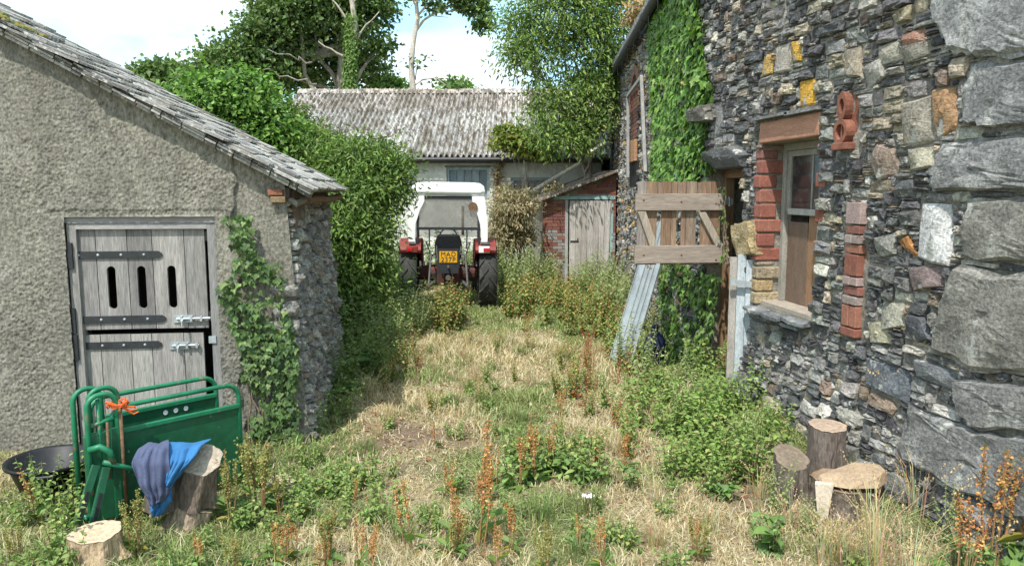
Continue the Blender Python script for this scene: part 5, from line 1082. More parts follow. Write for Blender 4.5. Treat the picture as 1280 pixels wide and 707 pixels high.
def crown(lobes, nclump, per, size, pal, shape=SH_OVAL, clump=.28, droop=.3, seed=1, shell=.55, up=.5, updir=.35):
    """lobes: (centre, radii, weight). Leaves gather in clumps spread through each lobe, most of them near its uneven skin"""
    r = np.random.default_rng(seed); out = []; tot = sum(l[2] for l in lobes)
    for (c, rad, w) in lobes:
        m = max(3, int(nclump*w/tot)); d = unit(r.normal(size=(m, 3))); d[:, 2] = np.where((d[:, 2] < -.3) & (r.random(m) < .5), -d[:, 2], d[:, 2])
        bump = .50+.95*fbm(d[:, 0]*3+c[0], d[:, 1]*3+c[1], d[:, 2]*3, seed, 3); bump = np.where(r.random(m) < .14, bump*1.32, bump)
        rr = (shell+(1-shell)*r.random(m)**.6)*bump; cc = np.array(c)+d*np.array(rad)*rr[:, None]
        cs = clump*(.6+.8*r.random(m)); tone = 1+.38*r.uniform(-1, 1, m); hue = r.integers(0, 3, m)
        N = m*per; ci = np.repeat(np.arange(m), per); off = r.normal(size=(N, 3))*.5; off[:, 2] *= .55
        P = cc[ci]+off*cs[ci][:, None]; od = unit(P-np.array(c)+1e-3)
        tip = unit(od*.6+r.normal(size=(N, 3))*.6+np.array([0, 0, -droop])); nr = unit(od*.5+r.normal(size=(N, 3))*.5+np.array([0, 0, updir+.3]))
        col = leafcols(N, pal, .2, r)*tone[ci][:, None]
        out.append(leaves(P, size*(.6+.8*r.random(N)), tip, nr, col, shape, .15, .15))
    return merge(out)
def arr_obj(name, arr, mt, parent=None, loc=None, kind=None, off=None):
    V, F, C = arr
    if parent is not None: off = ROOTLOC.get(parent.name, np.zeros(3)); o = link(name, np_mesh(name, V-off, F, mt, C), parent)
    else: off = np.zeros(3) if loc is None else np.array(loc, float); o = link(name, np_mesh(name, V-off, F, mt, C), None, tuple(off))
    if kind: o['kind'] = kind
    return o
def limb(q, a, b, r0, r1, rd, wob=.06, n=6, col=(.2, .17, .13), sides=7):
    a, b = np.array(a, float), np.array(b, float); L_ = np.linalg.norm(b-a); pts = []
    for i in range(n+1):
        t = i/n; p = a+(b-a)*t
        if 0 < i < n: p = p+np.array([rd.uniform(-1, 1) for _ in range(3)])*wob*L_*.5
        pts.append(p)
    q.tube(pts, [r0+(r1-r0)*i/n for i in range(n+1)], sides, True, col); return pts
def tree(name, label, cat, base, fork, lobes, r0, crownargs, group=None, bark=(.20, .17, .13), seed=1, twigs=4, vis=None, kind=None):
    base = np.array(base, float); root = thing(name, label, cat, tuple(base), group); rd = random.Random(seed)
    q = MB(); limb(q, base-(0, 0, .2), fork, r0*1.15, r0*.7, rd, .03, 6, bark, 10); q.build('trunk', M['bark'], root, smooth=True)
    q = MB()
    for (c, rad, w) in lobes:
        st_ = np.array(fork)*rd.uniform(.8, 1)+base*0 if 0 else base+(np.array(fork)-base)*rd.uniform(.65, 1)
        pts = limb(q, st_, c, r0*.38, r0*.10, rd, .10, 6, bark, 6)
        for k in range(twigs):
            e = np.array(c)+np.array([rd.uniform(-1, 1)*rad[0], rd.uniform(-1, 1)*rad[1], rd.uniform(-.5, 1)*rad[2]])*.85
            limb(q, pts[rd.randint(3, 6)], e, r0*.13, r0*.03, rd, .12, 4, bark, 4)
    q.build('limbs', M['bark'], root)
    arr_obj('crown', crown(lobes, **crownargs), M['leaf'], root, kind=kind); return root
def lobe(px, py, Y, rpx, rpy, w=None, ry=None):
    c = atY(px, py, Y); k = Y/FPX; rx, rz = rpx*k, rpy*k; return (tuple(c), (rx, ry or (rx+rz)/2, rz), w or rpx*rpy)
GA = [((.12, .20, .045), 5), ((.17, .26, .06), 4), ((.075, .14, .035), 2), ((.24, .31, .09), 1)]      # ash / elder greens
GD = [((.085, .15, .05), 5), ((.13, .20, .065), 4), ((.19, .26, .09), 2)]
GB = [((.13, .25, .045), 5), ((.19, .32, .07), 4), ((.08, .17, .035), 3)]
# big round sycamore behind the far building
Y = 34
lb = [lobe(298, 80, Y, 44, 32), lobe(340, 58, Y, 40, 38), lobe(280, 100, Y+1, 38, 26), lobe(380, 5, Y, 46, 46), lobe(420, -15, Y, 50, 60), lobe(455, 30, Y, 30, 45), lobe(340, 95, Y+1, 50, 24), lobe(400, 80, Y+2, 45, 38), lobe(452, 92, Y+2, 30, 24), lobe(345, 22, Y, 26, 22), lobe(462, -20, Y, 26, 36), lobe(474, 62, Y, 12, 8)]
tree('sycamore_tree', 'big rounded dark green tree behind the corrugated roof', 'tree', (atY(430, 150, Y)[0], Y, 0), tuple(atY(430, 60, Y)), lb, .32, dict(nclump=1500, per=24, size=.21, pal=GD+[((.13, .21, .055), 2)], clump=.66, seed=3, shell=.35, droop=.2, shape=SH_DIA), bark=(.25, .23, .19), seed=4)
q = MB(); rd = random.Random(12)
iv = thing('ivy_clad_tree', 'straight pale trunk wrapped in bright ivy in front of the big dark tree', 'tree', (atY(437, 150, 31)[0], 31, 0))
a, b = atY(437, 125, 31), atY(441, -60, 31); pts = limb(q, (a[0], 31, 0), b, .16, .08, rd, .02, 8, (.36, .32, .26), 9)
for (e, f) in (((437, 60), (474, 15)), ((440, 30), (405, -12)), ((439, 10), (470, -30)), ((438, 75), (398, 52))): limb(q, atY(*e, 31), atY(*f, 31), .06, .02, rd, .08, 5, (.38, .34, .28), 6)
q.build('trunk', M['bark'], iv, smooth=True)
r = np.random.default_rng(5); n = 2600; t = r.random(n)**.8; ctr = a+(b-a)*(t[:, None]*.62-.05); an = r.uniform(0, 2*pi, n); rr = .16+.13*r.random(n)*(1.3-t)
P = ctr+np.stack([rr*np.cos(an), rr*np.sin(an), r.normal(size=n)*.1], 1); od = np.stack([np.cos(an), np.sin(an), np.zeros(n)+.1], 1)
arr_obj('ivy', leaves(P, .10+.07*r.random(n), od*.4+np.array([0, 0, -1])+r.normal(size=(n, 3))*.4, od+r.normal(size=(n, 3))*.3, leafcols(n, [((.16, .26, .06), 3), ((.11, .19, .045), 2)]), SH_DIA), M['leaf'], iv)
for (name, a_, b_, lab) in (('leaning_tree', (400, 118), (385, 55), 'leaning ivy-flecked trunk left of the pale ivy-wrapped one'),):
    q = MB(); limb(q, (atY(*a_, 33.5)[0], 33.5, 0), atY(375, -20, 33.5), .15, .06, rd, .05, 9, (.26, .25, .19), 8); limb(q, atY(390, 78, 33), atY(335, 62, 32), .04, .012, rd, .12, 8, (.36, .33, .28), 5); limb(q, atY(396, 105, 33), atY(325, 88, 32), .04, .012, rd, .14, 8, (.36, .33, .28), 5)
    rt = thing(name, lab, 'tree', (atY(*a_, 32)[0], 32, 0)); q.build('trunk', M['bark'], rt, smooth=True)
# tall bare tree
Y = 30; bt = thing('sparse_tree', 'tall thin tree with bare pale trunk and leaves only at its top right', 'tree', (atY(517, 150, Y)[0], Y, 0)); q = MB()
W_ = [(516, 150), (516, 110), (514, 80), (517, 50), (522, 25), (520, 0), (525, -40)]; p = [atY(*w, Y) for w in W_]; p[0][2] = 0; q.tube(p, [.13, .12, .10, .09, .08, .07, .04], 8, True, (.45, .40, .34))
for pts_, r0 in (([(519, 40), (530, 25), (545, 16), (565, 14), (588, 10)], .06), ([(522, 20), (535, 5), (550, -8), (575, -15)], .05), ([(521, 10), (514, -5), (505, -20)], .05), ([(516, 108), (528, 100), (545, 97), (556, 106), (566, 108)], .04), ([(519, 100), (521, 85), (523, 75)], .03), ([(530, 25), (540, 20), (560, 22)], .03), ([(545, 16), (570, 5), (595, 0)], .03)):
    pp = [atY(*w, Y) for w in pts_]; q.tube(pp, [r0*(1-.7*i/(len(pp)-1)) for i in range(len(pp))], 6, True, (.45, .40, .34))
q.build('trunk', M['bark'], bt, smooth=True)
lb = [lobe(588, 5, Y, 22, 9, 350), lobe(602, 20, Y, 9, 14, 250), lobe(572, -8, Y, 20, 14, 400), lobe(546, 8, Y, 14, 8, 120), lobe(524, 80, Y, 5, 6, 30), lobe(562, 106, Y, 18, 5, 70), lobe(606, 38, Y, 6, 8, 90), lobe(530, -12, Y, 22, 12, 250)]
arr_obj('crown', crown(lb, 190, 13, .19, GD, SH_DIA, .34, seed=6, shell=.2), M['leaf'], bt)
# small trees on the left horizon and behind the ridge
tree('distant_tree', 'small dark round tree above the slate roof of the left shed', 'tree', (atY(205, 150, 42)[0], 42, 0), tuple(atY(205, 110, 42)), [lobe(205, 97, 42, 22, 13), lobe(190, 100, 42, 22, 12), lobe(222, 104, 42, 14, 14)], .2, dict(nclump=420, per=16, size=.26, pal=GD, clump=.6, seed=8, shape=SH_DIA), seed=3)
tree('distant_tree', 'low green tree top just above the ridge right of the big tree', 'tree', (atY(487, 150, 38)[0], 38, 0), tuple(atY(487, 125, 38)), [lobe(487, 110, 38, 14, 8), lobe(478, 108, 38, 10, 8), lobe(572, 108, 38, 16, 5, 40)], .15, dict(nclump=160, per=16, size=.22, pal=GB, clump=.5, seed=9, shape=SH_DIA), seed=3)
# shrubs between the shed and the far building
tree('elder_shrub', 'large bright green shrub rising behind the slate roof of the left shed', 'shrub', (atY(330, 250, 13.2)[0], 13.2, 0), tuple(atY(330, 215, 13.2)), [lobe(262, 120, 13.4, 38, 22), lobe(296, 114, 13.2, 32, 20), lobe(285, 145, 13, 50, 30), lobe(318, 160, 13, 34, 30), lobe(330, 190, 13, 50, 40), lobe(240, 128, 13.6, 22, 16), lobe(350, 192, 12.8, 28, 24)], .09, dict(nclump=1500, per=20, size=.085, pal=GB, clump=.30, seed=11, shell=.45, droop=.35), seed=5, bark=(.3, .27, .22))
tree('ash_sapling', 'dense mid-green shrub leaning over the alley beside the tractor', 'shrub', (atY(450, 380, 11.8)[0], 11.8, 0), tuple(atY(450, 300, 11.8)), [lobe(420, 225, 12.2, 45, 40), lobe(455, 205, 12, 45, 28), lobe(488, 232, 11.8, 24, 34), lobe(440, 255, 11.5, 52, 40), lobe(405, 190, 12.6, 30, 22), lobe(385, 215, 12.8, 30, 32), lobe(450, 285, 11.4, 32, 30), lobe(430, 300, 11, 38, 34), lobe(422, 355, 10.8, 34, 36), lobe(442, 345, 11.2, 34, 34), lobe(455, 320, 11.4, 26, 28), lobe(418, 400, 10.4, 26, 30), lobe(438, 395, 10.6, 28, 28), lobe(458, 370, 11.2, 18, 26)], .07, dict(nclump=2100, per=20, size=.085, pal=GA, clump=.26, seed=12, shell=.4, droop=.4, shape=SH_LONG), seed=6, bark=(.32, .28, .22))
tree('thin_shrub', 'wispy greyish shrub with seedy twigs against the corrugated roof', 'shrub', (atY(385, 260, 14.6)[0], 14.6, 0), tuple(atY(385, 220, 14.6)), [lobe(362, 145, 14.6, 20, 16), lobe(392, 172, 14.6, 22, 18), lobe(360, 165, 14.6, 24, 26), lobe(345, 135, 14.8, 12, 10), lobe(410, 190, 14.4, 20, 14)], .05, dict(nclump=300, per=12, size=.085, pal=GA+[((.22, .20, .11), 3)], clump=.25, seed=13, shell=.3, droop=.35, shape=SH_LONG), seed=6, bark=(.4, .36, .28), twigs=9)
# ash tree on the right, in front of the far building
lb = [lobe(700, 20, 18, 60, 40), lobe(668, 75, 18, 40, 30), lobe(735, 60, 18.3, 55, 50), lobe(770, 15, 18.3, 40, 45), lobe(650, 35, 18.5, 30, 22), lobe(700, 130, 17.8, 40, 30), lobe(740, 125, 17.8, 38, 35), lobe(682, 165, 17.5, 26, 20), lobe(706, 180, 17.3, 36, 20), lobe(740, 165, 17.5, 24, 32), lobe(645, 68, 18.5, 20, 14), lobe(760, 90, 18.4, 26, 36), lobe(720, -30, 18.5, 80, 40)]
tree('ash_tree', 'tall light green ash tree with bare leaning stems above the brick lean-to', 'tree', (atY(738, 260, 18.6)[0], 18.9, 0), tuple(atY(735, 175, 18.4)), lb, .11, dict(nclump=1350, per=20, size=.115, pal=GA+[((.27, .35, .09), 3)], clump=.40, seed=14, shell=.35, droop=.55, shape=SH_LONG), seed=9, bark=(.36, .33, .28), twigs=6)
tree('yellow_green_shrub', 'yellow-green bushy growth hanging over the right end of the corrugated eave', 'shrub', (atY(650, 260, 18.8)[0]+.3, 19.0, 0), tuple(atY(655, 200, 18.8)), [lobe(645, 180, 18.7, 24, 11), lobe(668, 188, 18.7, 20, 10), lobe(635, 170, 18.8, 12, 12)], .04, dict(nclump=330, per=14, size=.10, pal=[((.22, .26, .05), 4), ((.30, .27, .07), 2), ((.12, .19, .04), 3)], clump=.22, seed=15, shell=.3), seed=9, bark=(.36, .33, .28))
q = crown([lobe(806, 8, 14.5, 12, 14, 10), lobe(797, 22, 14.8, 10, 6, 5)], 60, 12, .13, [((.42, .30, .16), 3), ((.33, .24, .14), 2)], SH_LONG, .25, seed=16)
wb = thing('withered_bough', 'withered tan leaves caught at the top of the barn gutter', 'bough', tuple(atY(806, 8, 14.5))); arr_obj('foliage', q, M['leaf'], wb, kind='stuff'); q = MB(); limb(q, atY(815, -25, 14.5), atY(797, 22, 14.7), .02, .005, random.Random(2)); q.build('twig', M['bark'], wb)
# dead climber left of the lean-to
lb = [lobe(640, 270, 17.2, 28, 28), lobe(655, 262, 17.2, 16, 26), lobe(625, 300, 17.2, 20, 28), lobe(648, 300, 17.4, 20, 22), lobe(632, 245, 17.4, 10, 14, 120), lobe(690, 235, 17.6, 10, 8, 60)]
tree('dead_climber', 'dry brown withered climber heaped against the left side of the brick lean-to', 'plant', (atY(650, 320, 17.3)[0], 17.3, 0), tuple(atY(650, 290, 17.3)), lb, .03, dict(nclump=520, per=16, size=.085, pal=[((.36, .30, .17), 4), ((.27, .21, .12), 3), ((.44, .38, .25), 2), ((.2, .2, .09), 1)], clump=.2, seed=17, shell=.3, droop=.9, shape=SH_LONG), seed=7, bark=(.4, .34, .25), twigs=10)
q = crown([(tuple(fpx3), (.10, .06, .18), 1) for fpx3 in [ff(fpx(621, y_)[0], fpx(621, y_)[1], .15) for y_ in (205, 215, 228, 240, 255, 270, 285)]], 70, 14, .07, [((.36, .27, .16), 3), ((.2, .2, .08), 1)], SH_LONG, .12, seed=18)
tag(arr_obj('withered_climber', q, M['leaf'], None, ff(fpx(621, 240)[0], 0, .15)), 'thin withered climber clinging to the rusty downpipe of the whitewashed building', 'plant')

# ---- ivy on walls
def wall_ivy(name, label, fr, inv, pxpoly, dens, size, pal, seed, nout, base):
    r = np.random.default_rng(seed); poly = [inv(*p) for p in pxpoly]; S = [p[0] for p in poly]; Z = [p[1] for p in poly]
    area = (max(S)-min(S))*(max(Z)-min(Z)); n = int(area*dens); s = r.uniform(min(S), max(S), n); z = r.uniform(min(Z), max(Z), n)
    wob = .42*(fbm(s*2.2, z*2.2, 0, seed, 4)-.5); k = inside_np(poly, s+wob, z+wob*.7) & (fbm(s*4.3, z*4.3, 0, seed+3, 3) > .33+.25*(r.random(n)-.4)); s, z = s[k], z[k]; n = len(s)
    d = .015+.10*r.random(n)**1.5*(.4+fbm(s*4, z*4, 0, seed+5, 2)); P = np.array([fr(a, b, c) for a, b, c in zip(s, z, d)])
    no = np.array(nout, float); tip = np.array([0, 0, -1.])+r.normal(size=(n, 3))*.45+no*.35; nr = no+np.array([0, 0, .45])+r.normal(size=(n, 3))*.33
    root = thing(name, label, 'ivy', base)
    arr_obj('foliage', leaves(P, size*(.55+.8*r.random(n)), tip, nr, leafcols(n, pal, .25, r), SH_IVY, .10, .12), M['leaf'], root, kind='stuff')
    q = MB(); rd = random.Random(seed)
    for k in range(9):
        a = rd.choice(range(n)); s_, z_ = s[a], min(Z); pts = []
        for i in range(9):
            pts.append(fr(s_+(s[a]-s_)*i/8+rd.uniform(-.03, .03), z_+(z[a]-z_)*i/8, .02)); 
        q.tube(pts, [.012*(1-.07*i) for i in range(9)], 5, True, (.22, .17, .12))
    q.build('stem', M['bark'], root); return root
fr_gab = lambda s, z, n: (s, GY-.05-n, z)
inv_gab = lambda px, py: (lambda p: (p[0], p[2]))(atY(px, py, GY-.05))
IV = [((.085, .15, .05), 4), ((.12, .20, .065), 3), ((.19, .27, .09), 2), ((.05, .10, .035), 2)]
IVB = [((.13, .25, .045), 5), ((.18, .32, .065), 3), ((.08, .17, .035), 3), ((.26, .36, .11), 1)]
wall_ivy('wall_ivy', 'small-leaved ivy climbing the corner of the pebbledashed shed', fr_gab, inv_gab, [(284, 266), (297, 270), (303, 300), (306, 328), (330, 334), (352, 328), (358, 345), (350, 380), (352, 420), (362, 450), (378, 480), (386, 560), (368, 585), (330, 585), (312, 545), (304, 500), (290, 470), (280, 440), (272, 400), (268, 365), (283, 350), (290, 325), (284, 300)], 2300, .050, IV, 31, (0, -1, 0), (-1.3, GY-.05, 0))
def inv_barn(px, py):
    p = atX(px, py, WX)
    if p[1] < BY: return (p[1]-BY, p[2])
    p = onplane(px, py, (WX, BY, 0), (fnm[0], fnm[1], 0)); return (float(np.dot(p[:2]-np.array([WX, BY]), fdir)), p[2])
fr_barn = lambda s, z, n: fr_near(s+BY, z, n) if s < 0 else fr_far(s, z, n)
wall_ivy('wall_ivy', 'bright glossy ivy hanging like a curtain down the barn wall', fr_barn, inv_barn, [(815, -60), (880, -60), (878, 20), (884, 60), (892, 90), (893, 125), (886, 150), (889, 180), (892, 228), (820, 232), (823, 150), (818, 100), (817, 40)], 1500, .085, IVB, 32, (-1, -.1, 0), fr_barn(0, 0, 0))
wall_ivy('wall_ivy', 'dark green ivy covering the lower barn wall under the hanging half door', fr_barn, inv_barn, [(832, 325), (896, 336), (903, 350), (900, 372), (896, 395), (890, 430), (885, 475), (845, 480), (838, 420), (830, 380)], 800, .07, IV+IVB, 33, (-1, -.1, 0), fr_barn(-.5, 0, 0))
wall_ivy('wall_ivy', 'few trails of ivy beside the doorway just right of the half door', fr_barn, inv_barn, [(909, 228), (917, 240), (916, 330), (909, 330)], 700, .04, IV+IVB, 34, (-1, -.1, 0), fr_barn(-1, 0, 0))

# ================================================================== GROUND PLANTS
PAL_W = [((.20, .30, .08), 4), ((.28, .38, .12), 3), ((.13, .21, .055), 2), ((.38, .36, .13), .6)]
def leaf_mesh(shape, size, col, nm='leaf', fold=.16, droop=.35):
    V, F, C = leaves(np.zeros((1, 3)), size, np.array([[1., 0, .35]]), np.array([[0, 0, 1.]]), np.array([col]), shape, fold, droop); return np_mesh(nm, V, F, M['leaf'], C)
DOCK = [(0, 0), (.08, .05), (.25, .16), (.5, .18), (.8, .11), (1, 0), (.8, -.11), (.5, -.18), (.25, -.16), (.08, -.05)]
BROAD = [(0, 0), (-.05, .22), (.15, .40), (.5, .40), (.8, .2), (1, 0), (.8, -.2), (.5, -.40), (.15, -.40), (-.05, -.22)]
def stems(q, n, h, spread, rd, col, r0=.004, top=.4):
    out = []
    for k in range(n):
        a = rd.uniform(0, 2*pi); b = rd.uniform(0, spread); hh = h*rd.uniform(.65, 1.05); l = rd.uniform(.05, top)*hh; c = np.array([b*cos(a)*.4, b*sin(a)*.4, -.02])
        e = c+np.array([cos(a)*l, sin(a)*l, hh]); m_ = c*.5+e*.5+np.array([rd.uniform(-.02, .02), rd.uniform(-.02, .02), hh*.06]); q.tube([c, m_, e], [r0, r0*.8, r0*.4], 4, False, col); out.append((c, m_, e))
    return out
def bez(s, t): c, m_, e = s; return (c*(1-t)*(1-t)+m_*2*t*(1-t)+e*t*t) if 0 else (c+(m_-c)*t*2 if t < .5 else m_+(e-m_)*(t*2-1))
def T_dock(seed, h, seedpal, nst=4, nleaf=6, leafcol=(.13, .22, .05), dens=90, wd=.035, lsz=.20):
    """dock: upright stems crowded with seed, long basal leaves"""
    rd = random.Random(seed); r = np.random.default_rng(seed); q = MB(); ss = stems(q, nst, h, .10, rd, (.30, .17, .08), .005, .22)
    root = thing('dock_plant', '', 'plant'); q.build('stem', M['stem'], root)
    P = []; Z = []
    for s in ss:
        for side in range(rd.randint(2, 4)):     # side spikes
            t0 = rd.uniform(.45, .85); b0 = bez(s, t0); d = np.array([rd.uniform(-.4, .4), rd.uniform(-.4, .4), 1.]); L_ = h*rd.uniform(.12, .28)
            tt = r.random(dens//4); P.append(b0+d/np.linalg.norm(d)*tt[:, None]*L_+r.normal(size=(len(tt), 3))*wd*.22)
        tt = .4+.6*r.random(dens); P.append(np.array([bez(s, t) for t in tt])+r.normal(size=(dens, 3))*wd*.30*(1.35-tt[:, None]))
    P = np.concatenate(P); n = len(P); arr = leaves(P, .010+.010*r.random(n), r.normal(size=(n, 3))+np.array([0, 0, -.3]), r.normal(size=(n, 3)), leafcols(n, seedpal, .3, r), SH_OVAL, .1, 0)
    arr_obj('seed_head', arr, M['seed'], root, kind='stuff')
    lm = [leaf_mesh(DOCK, lsz*k_, c_) for k_, c_ in ((1, leafcol), (.8, tuple(x*1.2 for x in leafcol)), (.75, (leafcol[0]*2.2, leafcol[1]*1.1, leafcol[2])))]
    for k in range(nleaf): a = rd.uniform(0, 2*pi); link('leaf', lm[k % 3], root, (.02*cos(a), .02*sin(a), rd.uniform(.0, .25)*h), (rd.uniform(-.3, .3), -rd.uniform(-.2, .7), a), None)
    return root
def T_leafy(seed, h, pal, nst=7, pairs=8, lsz=.06, shape=SH_OVAL, spread=.12, single=0, cat='plant', nm='nettle_plant', stem=(.16, .20, .07), droop=.3):
    rd = random.Random(seed); r = np.random.default_rng(seed); q = MB(); ss = stems(q, nst, h, spread, rd, stem, .004, .45); root = thing(nm, '', cat); q.build('stem', M['stem'], root)
    P = []; Tp = []; sz = []
    for s in ss:
        a0 = rd.uniform(0, 2*pi)
        for k in range(pairs):
            t = .12+.88*(k+rd.random()*.5)/pairs; a = a0+k*pi/2
            for j in (0, pi): P.append(bez(s, t)); Tp.append((cos(a+j)+rd.uniform(-.25, .25), sin(a+j)+rd.uniform(-.25, .25), rd.uniform(-.35, .25))); sz.append(lsz*(1.15-.6*t)*rd.uniform(.7, 1.2))
    n = len(P); arr = leaves(np.array(P), np.array(sz), np.array(Tp), np.array([[0, 0, 1.]]*n)+r.normal(size=(n, 3))*.25, leafcols(n, pal, .22, r), shape, .15, droop)
    if single:
        m_ = [leaf_mesh(shape, lsz, tuple(leafcols(1, pal, .2, r)[0])) for _ in range(3)]
        for k in range(single): a = rd.uniform(0, 2*pi); link('leaf', m_[k % 3], root, tuple(bez(rd.choice(ss), rd.uniform(.2, .8))), (rd.uniform(-.4, .4), rd.uniform(-.5, .4), a), (1.5, 1.5, 1.5))
    arr_obj('foliage', arr, M['leaf'], root); return root
def T_fern(seed, h, pal, nf=9):
    rd = random.Random(seed); r = np.random.default_rng(seed); root = thing('fern', '', 'fern'); q = MB(); P = []; Tp = []; sz = []
    for k in range(nf):
        a = 2*pi*k/nf+rd.uniform(-.3, .3); L_ = h*rd.uniform(.8, 1.2); pts = [np.array([cos(a), sin(a), 0])*L_*(t*.9)+np.array([0, 0, 1.])*L_*(.95*t-.62*t*t) for t in np.linspace(0, 1, 9)]
        q.tube(pts, [.004*(1-.1*i) for i in range(9)], 4, False, (.2, .22, .07)); pr = np.array([-sin(a), cos(a), 0])
        for i in range(44):
            t = .12+.88*i/44; f_ = t*8; j = min(int(f_), 7); p = pts[j]+(pts[j+1]-pts[j])*(f_-j)
            for s in (-1, 1): P.append(p); Tp.append(pr*s+np.array([cos(a), sin(a), -.1])*.35); sz.append(L_*.26*math.sin(pi*min(1, t*.85+.12))+.01)
    n = len(P); q.build('stem', M['stem'], root); arr_obj('frond', leaves(np.array(P), np.array(sz), np.array(Tp), np.array([[0, 0, 1.]]*n)+r.normal(size=(n, 3))*.15, leafcols(n, pal, .15, r), [(0, .0), (.3, .07), (1, 0), (.3, -.07)], .1, .1), M['leaf'], root); return root
def T_grass(seed, h, n=70, col=(.50, .41, .24), head=True, spread=.10):
    rd = random.Random(seed); r = np.random.default_rng(seed); root = thing('grass_tuft', '', 'grass tuft'); q = MB(); P = []
    for k in range(n):
        a = rd.uniform(0, 2*pi); L_ = h*rd.uniform(.4, 1.1); l = L_*rd.uniform(.1, .7); b = rd.uniform(0, spread); c = np.array([b*cos(a), b*sin(a), -.01]); hd = head and k < n*.25
        pts = [c, c+np.array([cos(a)*l*.3, sin(a)*l*.3, L_*.6]), c+np.array([cos(a)*l, sin(a)*l, L_*(.95 if hd else .8)])]; cc = tuple(x*rd.uniform(.7, 1.25) for x in col); w = .0016 if hd else .0028
        pr = np.array([-sin(a), cos(a), 0])*w; q.add([pts[0]-pr, pts[0]+pr, pts[1]+pr*.8, pts[1]-pr*.8, pts[2]], [(0, 1, 2, 3), (3, 2, 4)], cc)
        if hd: 
            d = pts[2]-pts[1]; d /= np.linalg.norm(d)
            P.append(pts[2]+d*r.uniform(-.09, .02, (16, 1))*(h/.5)+r.normal(size=(16, 3))*.004)
    q.build('blades', M['grass'], root)
    if P: P = np.concatenate(P); n = len(P); arr_obj('seed_head', leaves(P, .008+.008*r.random(n), r.normal(size=(n, 3))*.5+np.array([0, 0, 1.]), r.normal(size=(n, 3)), leafcols(n, [((.55, .42, .24), 1), ((.48, .36, .2), 1)], .2, r), SH_DIA, .1, 0), M['seed'], root, kind='stuff')
    return root
RUST = [((.46, .20, .07), 5), ((.34, .13, .05), 2), ((.56, .32, .12), 3), ((.36, .30, .10), 1)]; YG = [((.27, .27, .08), 5), ((.33, .25, .09), 3), ((.19, .24, .07), 3)]; MIXO = [((.28, .33, .09), 4), ((.50, .35, .12), 3), ((.42, .18, .07), 2), ((.18, .26, .07), 4)]
GP = PAL_W; TEMPL = dict(
 rust=[lambda s: T_dock(s, .55, RUST if s % 3 else RUST+[((.30, .24, .08), 6)], 2+s % 4, 5, wd=.028+.01*(s % 3)), 6], rusttall=[lambda s: T_dock(s, .75, RUST, 3, 4, dens=110), 3], yg=[lambda s: T_dock(s, .50, YG, 6, 8, (.12, .21, .05), 110, .045, .16), 3],
 nettle=[lambda s: T_leafy(s, .48, GP+[((.22, .30, .09), 2)]), 4], nettletall=[lambda s: T_leafy(s, .85, [((.14, .22, .06), 4), ((.19, .28, .085), 3), ((.26, .33, .13), 1)], 8, 12, .075, SH_OVAL, .2), 3],
 lowgreen=[lambda s: T_leafy(s, .20, GP, 9, 5, .05, SH_OVAL, .22, nm='low_weed'), 3], herb=[lambda s: T_leafy(s, .62, MIXO+GP, 9, 11, .062, SH_OVAL, .15, nm='willowherb', stem=(.33, .17, .09)), 4],
 herbred=[lambda s: T_leafy(s, .55, [((.33, .07, .04), 4), ((.40, .16, .06), 2), ((.14, .17, .05), 2)], 5, 8, .055, SH_LONG, .14, nm='reddened_herb', stem=(.33, .08, .06)), 2],
 pale=[lambda s: T_leafy(s, .75, [((.30, .37, .15), 5), ((.22, .30, .10), 4), ((.42, .40, .24), 1)], 9, 13, .062, SH_OVAL, .2, nm='pale_herb', stem=(.35, .33, .2)), 3],
 fern=[lambda s: T_fern(s, .55, [((.07, .17, .04), 4), ((.10, .20, .05), 2)]), 2], broad=[lambda s: T_leafy(s, .24, [((.14, .25, .08), 4), ((.20, .31, .09), 2)], 7, 4, .075, BROAD, .12, single=6, nm='broad_leaved_weed'), 3],
 tuft=[lambda s: T_grass(s, .34), 3], tufttall=[lambda s: T_grass(s, .60, 60), 3], gtuft=[lambda s: T_grass(s, .24, 90, (.17, .23, .08), False, .14), 2], bramble=[lambda s: T_leafy(s, .55, [((.18, .29, .07), 4), ((.25, .36, .10), 4), ((.38, .42, .14), 1)], 12, 7, .075, SH_OVAL, .35, nm='bramble', droop=.2), 3])
MADE = {}
def plant(kind, x, y, label, group=None, sc=1.0, dz=0):
    f, nv = TEMPL[kind]; lst = MADE.setdefault(kind, []); v = random.randrange(nv)
    if len(lst) < nv: src = None; o = f(100+len(lst)*17+len(kind)); lst.append(o)
    else: o = copy_tree(lst[v])
    s = sc*random.uniform(.85, 1.15); o.location = (x, y, float(gz(x, y))+dz); o.rotation_euler = (0, 0, random.uniform(0, 2*pi)); o.scale = (s, s, s*random.uniform(.9, 1.1)); o['label'] = label
    if group: o['group'] = group
    elif 'group' in o: del o['group']
    return o
random.seed(77)
def at(kind, px, py, label, group=None, sc=1.0): p = ong(px, py); return plant(kind, p[0], p[1], label, group, sc)
def patch(kind, pts, label, group, sc=1.0, n=1, sp=.25):
    got = []
    for px, py in pts:
        p = ong(px, py)
        for _ in range(n): x, y = p[0]+U(-sp, sp), p[1]+U(-sp, sp)*1.4; got.append((math.atan2(x, y), plant(kind, x, y, label, group, sc*U(.8, 1.2))))
    if len(got) <= 9:
        got.sort(key=lambda g: g[0]); names = ['second', 'third', 'fourth', 'fifth', 'sixth', 'seventh', 'eighth']
        for k, (_, o) in enumerate(got): o['label'] = label+', '+('leftmost' if k == 0 else 'rightmost' if k == len(got)-1 else names[k-1]+' from left')
